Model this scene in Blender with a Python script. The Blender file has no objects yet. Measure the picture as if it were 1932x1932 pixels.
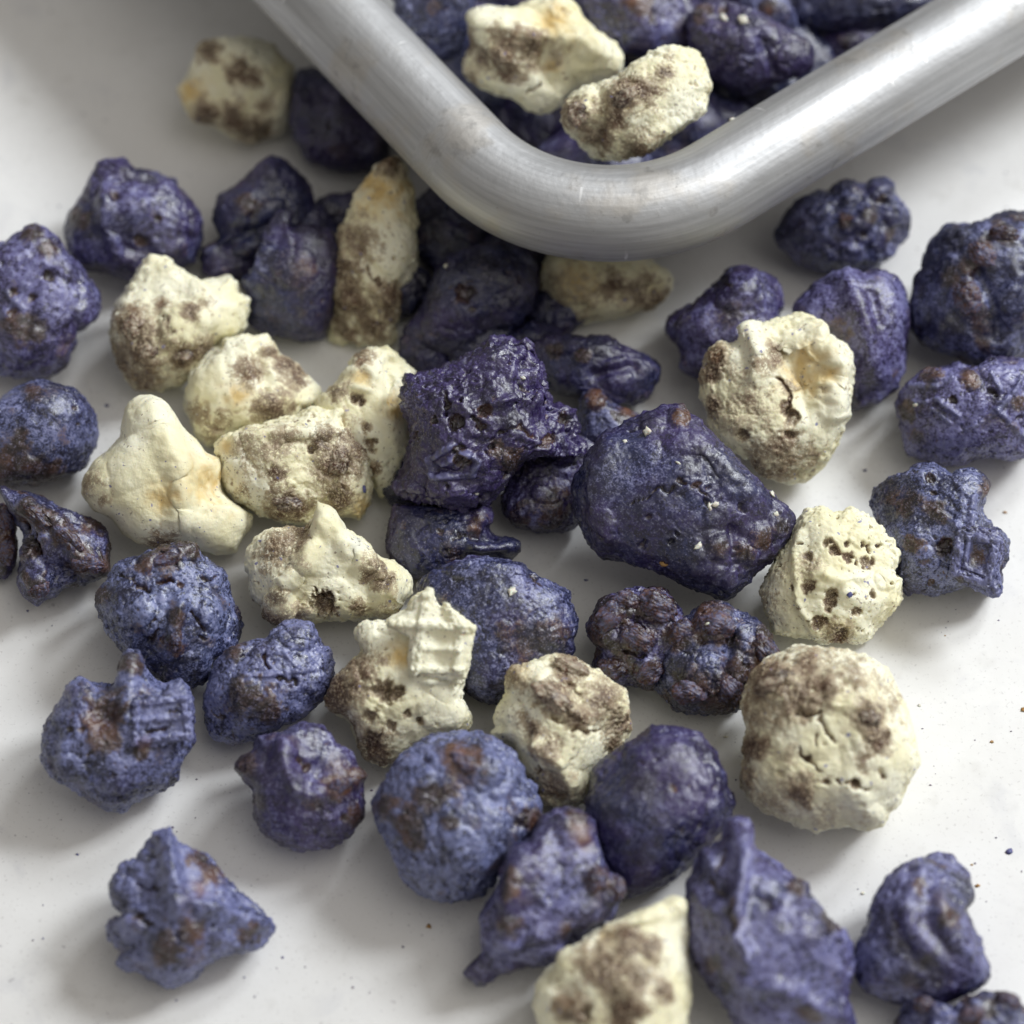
import bpy, bmesh, math, zlib
import numpy as np
from mathutils import Matrix, Vector

# ------------------------------------------------------------------ camera, light, exposure
sc = bpy.context.scene
PITCH, DIST, FRAME_W = math.radians(56.0), 0.36, 0.100
FWD = np.array([0, math.cos(PITCH), -math.sin(PITCH)])
RGT = np.array([1.0, 0, 0])
UPV = np.cross(RGT, FWD)
CAM = -DIST * FWD
cd = bpy.data.cameras.new('camera')
cam = bpy.data.objects.new('camera', cd)
sc.collection.objects.link(cam)
cam.matrix_world = Matrix(((RGT[0], UPV[0], -FWD[0], CAM[0]), (RGT[1], UPV[1], -FWD[1], CAM[1]),
                           (RGT[2], UPV[2], -FWD[2], CAM[2]), (0, 0, 0, 1)))
cd.sensor_width = 36
cd.lens = 36 * DIST / FRAME_W
cd.clip_start, cd.clip_end = 0.01, 20
cd.dof.use_dof = True
cd.dof.focus_distance = 0.347
cd.dof.aperture_fstop = 18.0
sc.camera = cam

wd = bpy.data.worlds.new('World'); sc.world = wd; wd.use_nodes = True
wb = wd.node_tree.nodes['Background']
wb.inputs[0].default_value = (1.0, 0.965, 0.915, 1); wb.inputs[1].default_value = 0.27

def area(name, az, el, dist, sx, sy, power, col):
    l = bpy.data.lights.new(name, 'AREA'); l.shape = 'RECTANGLE'; l.size, l.size_y = sx, sy
    l.energy = power; l.color = col
    o = bpy.data.objects.new(name, l); sc.collection.objects.link(o)
    az, el = math.radians(az), math.radians(el)
    d = Vector((math.cos(el) * math.cos(az), math.cos(el) * math.sin(az), math.sin(el)))
    o.location = d * dist
    o.rotation_euler = (-d).to_track_quat('-Z', 'Y').to_euler()
    return o
area('window_light', 22, 47, 1.5, 0.34, 0.40, 16.5, (0.93, 0.97, 1.0))
area('window_light', 49, 46, 1.5, 0.28, 0.40, 7.5, (0.93, 0.97, 1.0))
area('overhead_fill', -20, 66, 1.7, 1.2, 1.2, 6.0, (1.0, 0.965, 0.91))  # added fill lamp overhead, replaces part of the ambient light

sc.view_settings.view_transform = 'Standard'
sc.view_settings.look = 'None'
sc.view_settings.exposure = 0.06
sc.view_settings.gamma = 1.0
sc.cycles.max_bounces = 8

# ------------------------------------------------------------------ pixel helpers (photo measured at 1932 px)
TAN = (FRAME_W / 2) / DIST
def ray(px, py):
    d = FWD + RGT * ((px - 966) / 966 * TAN) - UPV * ((py - 966) / 966 * TAN)
    return d
def unproject(px, py, z):
    d = ray(px, py)
    return CAM + d * ((z - CAM[2]) / d[2])
OFF = (0, 618, 1236)
CROP = {c: (OFF[i % 3], OFF[i // 3]) for i, c in enumerate('ABCDEFGHI')}
CROP['Z'] = None
def topx(c, p):
    if CROP[c] is None: return np.array(p, float)
    return np.array(p, float) * 0.36 + np.array(CROP[c], float)

# ------------------------------------------------------------------ noise
_rng = np.random.RandomState(7)
_perm = _rng.permutation(256); _perm = np.concatenate([_perm, _perm, _perm])
_g = _rng.normal(size=(256, 3)); _g /= np.linalg.norm(_g, axis=1)[:, None]
def perlin(p):
    i = np.floor(p).astype(np.int64); f = p - i; i &= 255
    u = f * f * f * (f * (f * 6 - 15) + 10)
    out = 0
    for dx in (0, 1):
        for dy in (0, 1):
            for dz in (0, 1):
                h = _perm[_perm[_perm[(i[:, 0] + dx) & 255] + ((i[:, 1] + dy) & 255)] + ((i[:, 2] + dz) & 255)]
                g = _g[h]
                w = ((u[:, 0] if dx else 1 - u[:, 0]) * (u[:, 1] if dy else 1 - u[:, 1]) * (u[:, 2] if dz else 1 - u[:, 2]))
                out = out + w * (g[:, 0] * (f[:, 0] - dx) + g[:, 1] * (f[:, 1] - dy) + g[:, 2] * (f[:, 2] - dz))
    return out * 1.5
def sstep(x, a, b):
    t = np.clip((x - a) / (b - a), 0, 1)
    return t * t * (3 - 2 * t)

# ------------------------------------------------------------------ material helpers
def newmat(name):
    m = bpy.data.materials.new(name); m.use_nodes = True
    nt = m.node_tree; nt.nodes.clear()
    out = nt.nodes.new('ShaderNodeOutputMaterial'); b = nt.nodes.new('ShaderNodeBsdfPrincipled')
    nt.links.new(b.outputs[0], out.inputs[0])
    return m, nt, b
class N:
    def __init__(s, nt): s.nt = nt
    def put(s, node, i, v):
        if v is None: return
        if hasattr(v, 'is_output'): s.nt.links.new(v, node.inputs[i])
        else: node.inputs[i].default_value = v
    def math(s, op, a, b=None, c=None, clamp=False):
        n = s.nt.nodes.new('ShaderNodeMath'); n.operation = op; n.use_clamp = clamp
        for i, v in enumerate((a, b, c)): s.put(n, i, v)
        return n.outputs[0]
    def noise(s, vec, scale, detail=3, rough=.55, dist=0):
        n = s.nt.nodes.new('ShaderNodeTexNoise'); s.nt.links.new(vec, n.inputs['Vector'])
        n.inputs['Scale'].default_value = scale; n.inputs['Detail'].default_value = detail
        n.inputs['Roughness'].default_value = rough; n.inputs['Distortion'].default_value = dist
        return n.outputs['Fac']
    def voro(s, vec, scale, feature='F1', rnd=1):
        n = s.nt.nodes.new('ShaderNodeTexVoronoi'); n.feature = feature
        s.nt.links.new(vec, n.inputs['Vector']); n.inputs['Scale'].default_value = scale
        n.inputs['Randomness'].default_value = rnd
        return n
    def ramp(s, f, stops):
        n = s.nt.nodes.new('ShaderNodeValToRGB'); s.nt.links.new(f, n.inputs[0])
        el = n.color_ramp.elements
        while len(el) < len(stops): el.new(0.5)
        for e, (p, c) in zip(el, stops):
            e.position = p; e.color = (c[0], c[1], c[2], 1) if isinstance(c, tuple) else (c, c, c, 1)
        return n.outputs[0]
    def mapr(s, f, a, b, c=0, d=1):
        n = s.nt.nodes.new('ShaderNodeMapRange'); n.interpolation_type = 'SMOOTHSTEP'
        for i, v in enumerate((f, a, b, c, d)): s.put(n, i, v)
        return n.outputs[0]
    def mix(s, f, a, b, mode='MIX'):
        n = s.nt.nodes.new('ShaderNodeMix'); n.data_type = 'RGBA'; n.blend_type = mode
        s.put(n, 0, f)
        for i, v in ((6, a), (7, b)):
            if isinstance(v, tuple): n.inputs[i].default_value = (*v, 1)
            else: s.nt.links.new(v, n.inputs[i])
        return n.outputs[2]
    def attr(s, name):
        n = s.nt.nodes.new('ShaderNodeAttribute'); n.attribute_name = name
        return n.outputs['Fac']
    def bump(s, h, strength, dist, nrm=None):
        n = s.nt.nodes.new('ShaderNodeBump'); n.inputs['Strength'].default_value = strength
        n.inputs['Distance'].default_value = dist; s.nt.links.new(h, n.inputs['Height'])
        if nrm is not None: s.nt.links.new(nrm, n.inputs['Normal'])
        return n.outputs[0]
    def objvec(s):
        tc = s.nt.nodes.new('ShaderNodeTexCoord'); oi = s.nt.nodes.new('ShaderNodeObjectInfo')
        a = s.nt.nodes.new('ShaderNodeVectorMath'); a.operation = 'ADD'
        s.nt.links.new(tc.outputs['Object'], a.inputs[0]); s.nt.links.new(oi.outputs['Random'], a.inputs[1])
        return a.outputs[0], oi.outputs['Random']

def coat_material(kind):
    m, nt, b = newmat(kind + '_coating'); n = N(nt)
    v, rnd = n.objvec()
    n1 = n.noise(v, 170, 3); n2 = n.noise(v, 420, 4, .6); n3 = n.noise(v, 1900, 4, .65); n4 = n.noise(v, 5200, 2, .7)
    brown, tan, pale, dust = n.attr('brown'), n.attr('tan'), n.attr('pale'), n.attr('dust')
    grain = n.math('ADD', n.math('MULTIPLY', n.math('SUBTRACT', n3, .5), 1.6), n.math('MULTIPLY', n.math('SUBTRACT', n4, .5), 1.9))
    bf = n.math('ADD', n.math('ADD', brown, n.math('MULTIPLY', n.math('SUBTRACT', n2, .5), .7 if kind == 'purple' else 1.5)), n.math('MULTIPLY', grain, .8 if kind == 'purple' else 1.15), clamp=False)
    bf = n.math('MULTIPLY', bf, n.mapr(brown, 0.02, .30), clamp=True)
    if kind == 'purple':
        base = n.mix(n.mapr(n.math('ADD', n1, n.math('MULTIPLY', n.math('SUBTRACT', n.attr('violet'), .5), .55)), .34, .66), (.015, .020, .080), (.033, .018, .098))
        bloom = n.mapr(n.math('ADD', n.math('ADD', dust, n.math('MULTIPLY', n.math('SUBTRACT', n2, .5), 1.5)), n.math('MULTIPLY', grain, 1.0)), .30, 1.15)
        char = n.math('MULTIPLY', n.mapr(n.math('ADD', n.noise(v, 260, 4, .6), n.math('MULTIPLY', grain, .5)), .50, .68), .75)
        base = n.mix(char, base, (.014, .012, .017))
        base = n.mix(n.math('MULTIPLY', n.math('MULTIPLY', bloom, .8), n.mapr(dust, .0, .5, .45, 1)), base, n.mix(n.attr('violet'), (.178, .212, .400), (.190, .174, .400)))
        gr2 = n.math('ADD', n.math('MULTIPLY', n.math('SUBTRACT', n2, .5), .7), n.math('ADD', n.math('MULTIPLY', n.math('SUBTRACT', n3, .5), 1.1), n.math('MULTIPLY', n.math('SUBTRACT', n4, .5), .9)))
        base = n.mix(n.math('MULTIPLY', n.mapr(gr2, .03, .24), n.mapr(dust, .05, .6, .22, .62)), base, (.225, .230, .400))  # pale specks; fade with low dust, darkening the pieces set in shade
        base = n.mix(n.math('MULTIPLY', n.mapr(gr2, .0, -.19), .82), base, (.008, .007, .018))
        base = n.mix(n.math('MULTIPLY', pale, .6), base, (.20, .21, .40))
        brn = n.mix(n.mapr(n.math('ADD', n2, n.math('MULTIPLY', grain, .5)), .4, .75), (.018, .010, .008), (.105, .050, .037))
        brn = n.mix(n.math('MULTIPLY', n.mapr(n1, .55, .7), .45), brn, (.15, .055, .02))
        brn = n.mix(n.mapr(grain, .05, .42), brn, (.11, .105, .145))
        col = n.mix(n.mapr(bf, .26, .70), base, brn)
        col = n.mix(n.math('MULTIPLY', tan, .7), col, (.17, .065, .028))
        spk = n.math('MULTIPLY', n.mapr(n4, .58, .70), .62)
        col = n.mix(spk, col, (.21, .21, .34))
        rough = n.math('ADD', n.mapr(n3, .3, .7, .28, .50), n.math('MULTIPLY', n.math('SUBTRACT', n1, .5), .3))
        b.inputs['Specular IOR Level'].default_value = .9
        b.inputs['Subsurface Weight'].default_value = 0.05
        b.inputs['Subsurface Radius'].default_value = (.3, .25, .5); b.inputs['Subsurface Scale'].default_value = .0006
    else:
        base = n.mix(n.mapr(n1, .35, .65), (.80, .75, .50), (.86, .835, .66))
        base = n.mix(n.math('MULTIPLY', tan, n.mapr(n2, .15, .6, .35, 1)), base, (.68, .49, .20))
        base = n.mix(n.math('MULTIPLY', pale, .8), base, (.74, .72, .55))
        thin = n.mix(n.mapr(grain, -.2, .3), (.25, .18, .115), (.64, .55, .38))
        brn = n.mix(n.mapr(n.math('ADD', n2, n.math('MULTIPLY', grain, .6)), .38, .72), (.028, .013, .010), (.125, .062, .038))
        brn = n.mix(n.math('MULTIPLY', n.mapr(n1, .56, .68), .5), brn, (.19, .075, .024))
        brn = n.mix(n.mapr(grain, .0, .34), brn, (.50, .42, .29))
        col = n.mix(n.mapr(bf, .04, .48), base, thin)
        col = n.mix(n.math('MULTIPLY', n.mapr(bf, .36, .88), .95), col, brn)
        spk = n.math('MULTIPLY', n.mapr(n.math('ADD', n.noise(v, 2600, 2, .5), n.math('MULTIPLY', n.math('SUBTRACT', n1, .5), .35)), .66, .73), .7)
        col = n.mix(spk, col, (.22, .17, .13))
        bl = n.math('MULTIPLY', n.mapr(n.noise(v, 1500, 1, .5), .735, .765), .8)
        col = n.mix(bl, col, (.16, .16, .36))
        rough = n.mapr(n2, .3, .7, .42, .62)
        b.inputs['Specular IOR Level'].default_value = .42
        b.inputs['Subsurface Weight'].default_value = .22
        b.inputs['Subsurface Radius'].default_value = (1.0, .8, .45); b.inputs['Subsurface Scale'].default_value = .0011
    nt.links.new(col, b.inputs['Base Color']); nt.links.new(rough, b.inputs['Roughness'])
    nr = n.bump(n3, .7, .00011)
    nr = n.bump(n4, .8, .000045, nr)
    nt.links.new(nr, b.inputs['Normal'])
    return m
PURPLE = coat_material('purple'); CREAM = coat_material('cream')

def raisin_material(name, dustc, amt):
    m, nt, b = newmat(name); n = N(nt); v, rnd = n.objvec()
    n2 = n.noise(v, 380, 4, .6); n3 = n.noise(v, 1900, 4, .65); n4 = n.noise(v, 5200, 2, .7)
    col = n.mix(n.mapr(n2, .38, .66), (.030, .012, .008), (.125, .046, .020))
    g = n.math('ADD', n.math('MULTIPLY', n2, .55), n.math('ADD', n.math('MULTIPLY', n3, .55), n.math('MULTIPLY', n4, .5)))
    col = n.mix(n.math('MULTIPLY', n.mapr(g, .68, .95), amt), col, dustc)
    nt.links.new(col, b.inputs['Base Color']); nt.links.new(n.mapr(n2, .3, .7, .32, .5), b.inputs['Roughness'])
    b.inputs['Subsurface Weight'].default_value = .12; b.inputs['Subsurface Radius'].default_value = (1, .35, .15); b.inputs['Subsurface Scale'].default_value = .0008
    nt.links.new(n.bump(n4, .6, .00005, n.bump(n3, .6, .00012)), b.inputs['Normal'])
    return m
RAISIN_P = raisin_material('raisin_blue_bloom', (.10, .115, .21), .85); RAISIN_C = raisin_material('raisin_cream_bloom', (.46, .40, .30), .9)

def table_material():
    m, nt, b = newmat('white_worktop'); n = N(nt)
    tc = nt.nodes.new('ShaderNodeTexCoord'); v = tc.outputs['Object']
    a = n.noise(v, 45, 4, .6); c = n.noise(v, 260, 3, .6); s = n.noise(v, 2600, 2, .6); s2 = n.noise(v, 900, 2, .5)
    col = n.mix(n.mapr(a, .35, .65), (.74, .73, .715), (.80, .795, .785))
    col = n.mix(n.math('MULTIPLY', n.mapr(c, .58, .74), .35), col, (.60, .585, .56))
    col = n.mix(n.math('MULTIPLY', n.mapr(s, .60, .72), .38), col, (.42, .40, .39))
    col = n.mix(n.math('MULTIPLY', n.mapr(s2, .71, .78), .5), col, (.34, .32, .33))
    sm = n.noise(v, 120, 5, .6, .6)
    col = n.mix(n.math('MULTIPLY', n.mapr(sm, .56, .74), .32), col, (.50, .50, .54))
    nt.links.new(col, b.inputs['Base Color'])
    nt.links.new(n.mapr(c, .3, .7, .34, .46), b.inputs['Roughness'])
    b.inputs['Specular IOR Level'].default_value = .4
    nt.links.new(n.bump(c, .12, .0004), b.inputs['Normal'])
    return m

def metal_material(name, rough0, streak=True):
    m, nt, b = newmat(name); n = N(nt)
    uv = nt.nodes.new('ShaderNodeUVMap'); uv.uv_map = 'UVMap'
    mp = nt.nodes.new('ShaderNodeMapping'); nt.links.new(uv.outputs[0], mp.inputs[0])
    mp.inputs['Scale'].default_value = (60, 1500, 1)
    tc = nt.nodes.new('ShaderNodeTexCoord'); v = tc.outputs['Object']
    st = n.noise(mp.outputs[0], 1.0, 4, .65)
    mp2 = nt.nodes.new('ShaderNodeMapping'); nt.links.new(uv.outputs[0], mp2.inputs[0]); mp2.inputs['Scale'].default_value = (40, 260, 1)
    bl = n.noise(mp2.outputs[0], 1.0, 4, .6, .4)
    big = n.noise(v, 110, 4, .6); fine = n.noise(v, 2400, 3, .6); mid = n.noise(v, 600, 4, .65)
    col = n.mix(n.mapr(st, .35, .65), (.45, .45, .455), (.56, .56, .565))
    col = n.mix(n.math('MULTIPLY', n.mapr(bl, .48, .72), .5), col, (.42, .415, .41))
    col = n.mix(n.math('MULTIPLY', n.mapr(big, .52, .66), .40), col, (.50, .45, .38))
    col = n.mix(n.math('MULTIPLY', n.mapr(n.math('MULTIPLY', mid, n.mapr(big, .4, .6)), .52, .66), .40), col, (.26, .255, .25))
    col = n.mix(n.math('MULTIPLY', n.mapr(fine, .66, .76), .5), col, (.22, .21, .20))
    # short bright scratches
    mp3 = nt.nodes.new('ShaderNodeMapping'); nt.links.new(uv.outputs[0], mp3.inputs[0]); mp3.inputs['Rotation'].default_value = (0, 0, .9); mp3.inputs['Scale'].default_value = (620, 90, 1)
    vd = n.voro(mp3.outputs[0], 1.0)
    mk = n.math('MULTIPLY', n.mapr(vd.outputs['Distance'], .06, .13, 1, 0), n.mapr(n.noise(v, 240, 2), .47, .56))
    col = n.mix(n.math('MULTIPLY', mk, .75), col, (.95, .95, .95))
    nt.links.new(col, b.inputs['Base Color'])
    b.inputs['Metallic'].default_value = 1.0
    r = n.math('ADD', n.mapr(bl, .3, .7, rough0 - .06, rough0 + .08), n.math('MULTIPLY', mk, -.15))
    nt.links.new(r, b.inputs['Roughness'])
    nr = n.bump(st, .12, .00008); nr = n.bump(fine, .25, .00008, nr); nr = n.bump(big, .12, .002, nr)
    nt.links.new(nr, b.inputs['Normal'])
    return m

def crumb_material(name, col, sss=.2):
    m, nt, b = newmat(name); n = N(nt); v, r = n.objvec()
    nt.links.new(n.mix(n.noise(v, 2500, 3), tuple(c * .7 for c in col), col), b.inputs['Base Color'])
    b.inputs['Roughness'].default_value = .5
    b.inputs['Subsurface Weight'].default_value = sss; b.inputs['Subsurface Scale'].default_value = .0004
    return m

def mesh_from(name, verts, faces, mat, smooth=True):
    me = bpy.data.meshes.new(name)
    me.vertices.add(len(verts)); me.vertices.foreach_set('co', np.ascontiguousarray(verts, np.float32).ravel())
    k = faces.shape[1]
    me.loops.add(faces.size); me.loops.foreach_set('vertex_index', faces.ravel().astype(np.int32))
    me.polygons.add(len(faces)); me.polygons.foreach_set('loop_start', np.arange(0, faces.size, k, dtype=np.int32))
    me.polygons.foreach_set('loop_total', np.full(len(faces), k, np.int32))
    if smooth: me.polygons.foreach_set('use_smooth', np.ones(len(faces), bool))
    me.update(calc_edges=True); me.validate()
    me.materials.append(mat)
    o = bpy.data.objects.new(name, me); sc.collection.objects.link(o)
    return o

# ------------------------------------------------------------------ table
n_ = 2
tv = np.array([(-.6, -.5, 0), (.6, -.5, 0), (.6, .7, 0), (-.6, .7, 0), (-.6, -.5, -.03), (.6, -.5, -.03), (.6, .7, -.03), (-.6, .7, -.03)])
tf = np.array([(0, 1, 2, 3), (7, 6, 5, 4), (0, 4, 5, 1), (1, 5, 6, 2), (2, 6, 7, 3), (3, 7, 4, 0)])
table = mesh_from('tabletop', tv, tf, table_material(), False)
table['kind'] = 'structure'; table['label'] = 'matt white speckled tabletop under the scattered clusters'; 

# ------------------------------------------------------------------ sheet pan
TH = math.radians(37.0)
AX = np.array([math.cos(TH), math.sin(TH)]); AY = np.array([-AX[1], AX[0]])
K = np.array([0.00612, 0.0144]); RIMZ = 0.0200; RC = 0.0170
LX, LY = 0.300, 0.215
def pan_path(inset, nseg=40, nline=60):
    """rounded rectangle in pan coordinates, counter-clockwise, offset inwards by inset"""
    pts = []; r = max(RC - inset, .004); x0, y0, x1, y1 = inset, inset, LX - inset, LY - inset
    cs = [((x0 + r, y0 + r), math.pi), ((x1 - r, y0 + r), 1.5 * math.pi), ((x1 - r, y1 - r), 0), ((x0 + r, y1 - r), .5 * math.pi)]
    for i, ((cx, cy), a0) in enumerate(cs):
        for k in range(nseg + 1):
            a = a0 + k / nseg * math.pi / 2
            pts.append((cx + r * math.cos(a), cy + r * math.sin(a)))
        (nx, ny), na = cs[(i + 1) % 4]
        e = (nx + r * math.cos(na), ny + r * math.sin(na)); s = pts[-1]
        for k in range(1, nline):
            pts.append((s[0] + (e[0] - s[0]) * k / nline, s[1] + (e[1] - s[1]) * k / nline))
    return np.array(pts)
def sweep(name, prof, mat, closed_prof, cap=False):
    """prof: list of (inset, z); each becomes one ring"""
    rings = [pan_path(i) for i, z in prof]; m = len(rings[0]); L = []
    for (i, z), r in zip(prof, rings):
        xy = K + r[:, :1] * AX + r[:, 1:] * AY
        L.append(np.column_stack([xy, np.full(m, z)]))
    V = np.concatenate(L); F = []; k = len(prof)
    for j in range(k if closed_prof else k - 1):
        a = j * m; b_ = ((j + 1) % k) * m; q = np.arange(m); q2 = (q + 1) % m
        F.append(np.column_stack([a + q, a + q2, b_ + q2, b_ + q]))
    F = np.concatenate(F)
    ref = pan_path(0); s = np.concatenate([[0], np.cumsum(np.linalg.norm(np.diff(ref, axis=0), axis=1))])
    pl = np.concatenate([[0], np.cumsum([math.hypot(prof[j + 1][0] - prof[j][0], prof[j + 1][1] - prof[j][1]) for j in range(k - 1)])])
    o = mesh_from(name, V, F, mat)
    uvl = o.data.uv_layers.new(name='UVMap')
    li = F.ravel(); uv = np.column_stack([s[li % m], pl[li // m]])
    if len(uvl.data) == len(uv): uvl.data.foreach_set('uv', uv.astype(np.float32).ravel())
    return o
RIM_A, RIM_B = .0047, .0046
METAL = metal_material('worn_aluminium', .60)
METAL2 = metal_material('pan_inside_aluminium', .38)
prof = []
for k in range(44):
    a = 2 * math.pi * k / 44
    prof.append((RIM_A * math.sin(a), RIMZ + RIM_B * math.cos(a)))
rim = sweep('rolled_rim', prof, METAL, True)
body_prof = [(.0042, RIMZ - .0012), (.0047, RIMZ - .003), (.0066, .010), (.0082, .0040), (.0092, .0018), (.0112, .0010), (.030, .0008), (.06, .0008), (.1070, .0008),
             (.1070, .0003), (.06, .0003), (.030, .0003), (.0112, .0003), (.0088, .0010), (.0076, .0038), (.0060, .010), (.0040, RIMZ - .003), (.0036, RIMZ - .0012)]
pan_body = sweep('pan_body', body_prof, METAL2, True)
pan = bpy.data.objects.new('baking_tray', None); sc.collection.objects.link(pan)
rim.parent = pan; pan_body.parent = pan
pan['label'] = 'worn aluminium baking tray with a thick rolled rim and rounded corner, filled with clusters'
pan['category'] = 'baking tray'

# ------------------------------------------------------------------ coated clusters
_ico = {}
def ico(sub):
    if sub not in _ico:
        bm = bmesh.new(); bmesh.ops.create_icosphere(bm, subdivisions=sub, radius=1)
        v = np.array([x.co[:] for x in bm.verts]); f = np.array([[q.index for q in x.verts] for x in bm.faces]); bm.free()
        v /= np.linalg.norm(v, axis=1)[:, None]
        _ico[sub] = (v, f)
    return _ico[sub]
def normals(P, F):
    fn = np.cross(P[F[:, 1]] - P[F[:, 0]], P[F[:, 2]] - P[F[:, 0]])
    nn = np.zeros_like(P)
    for k in range(3):
        for c in range(3):
            nn[:, c] += np.bincount(F[:, k], fn[:, c], len(P))
    return nn / (np.linalg.norm(nn, axis=1)[:, None] + 1e-20)
def seg_dist(uv, a, b):
    ab = b - a; t = np.clip(((uv - a) @ ab) / (ab @ ab + 1e-9), 0, 1)
    return np.linalg.norm(uv - (a + t[:, None] * ab), axis=1)
def poly_r(pts, th):
    """outermost crossing of each direction with the outline"""
    r = np.zeros(len(th)); d = np.column_stack([np.cos(th), np.sin(th)])
    a = pts; b = np.roll(pts, -1, axis=0)
    for p, q in zip(a, b):
        e = q - p; den = d[:, 0] * e[1] - d[:, 1] * e[0]; den = np.where(abs(den) < 1e-9, 1e-9, den)
        t = (p[0] * e[1] - p[1] * e[0]) / den; s = (p[0] * d[:, 1] - p[1] * d[:, 0]) / den
        ok = (s >= -1e-6) & (s <= 1 + 1e-6) & (t > 0)
        r = np.where(ok & (t > r), t, r)
    return r
def csmooth(x, sig):
    k = int(3 * sig) + 1; w = np.exp(-.5 * (np.arange(-k, k + 1) / sig) ** 2); w /= w.sum()
    return np.convolve(np.concatenate([x[-k:], x, x[:k]]), w, 'valid')

_seed = [11]; LAST = {}
def raisin(parent, W, crop, a, kind, rng):
    """a wrinkled raisin bedded in the parent's surface at the given spot"""
    px = topx(crop, a[:2]); f = 1.0 if CROP[crop] is None else .36
    rel = W - CAM; dep = rel @ FWD
    u = 966 + rel @ RGT / dep / TAN * 966; v = 966 - rel @ UPV / dep / TAN * 966
    near = np.hypot(u - px[0], v - px[1]) < max(6, .45 * f * min(a[2], a[3]))
    if not near.any(): return
    d0 = np.linalg.norm(rel[near], axis=1).min(); rd = ray(*px); rd = rd / np.linalg.norm(rd)
    k = (FRAME_W / 1932) * d0 * float(rd @ FWD) / DIST * f
    ew = -rd; eu = np.cross(UPV, ew); eu /= np.linalg.norm(eu); ev = np.cross(ew, eu); t = math.radians(-a[4])
    e1_ = eu * math.cos(t) + ev * math.sin(t); e2_ = np.cross(ew, e1_)
    V, F = ico(5); sd = rng.uniform(0, 80, 3)
    P = V * (1 + .30 * perlin(V * 1.5 + sd) + .05 * perlin(V * np.array([2.5, 6, 6]) + sd))[:, None]
    wr = np.clip(1 - abs(perlin(V * np.array([1.6, 4.5, 4.5]) + sd + 9)) * 2.6, 0, 1)
    P = P * (1 - .13 * wr + .02 * perlin(V * 14 + sd))[:, None]
    th_ = .8 * min(a[2], a[3])
    X = P * np.array([a[2], a[3], th_]) * k @ np.array([e1_, e2_, ew]) + CAM + rd * (d0 + .48 * th_ * k)
    org = np.array(parent.location)
    o = mesh_from('raisin', X - org, F, RAISIN_P if kind == 'p' else RAISIN_C); o.parent = parent
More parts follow.
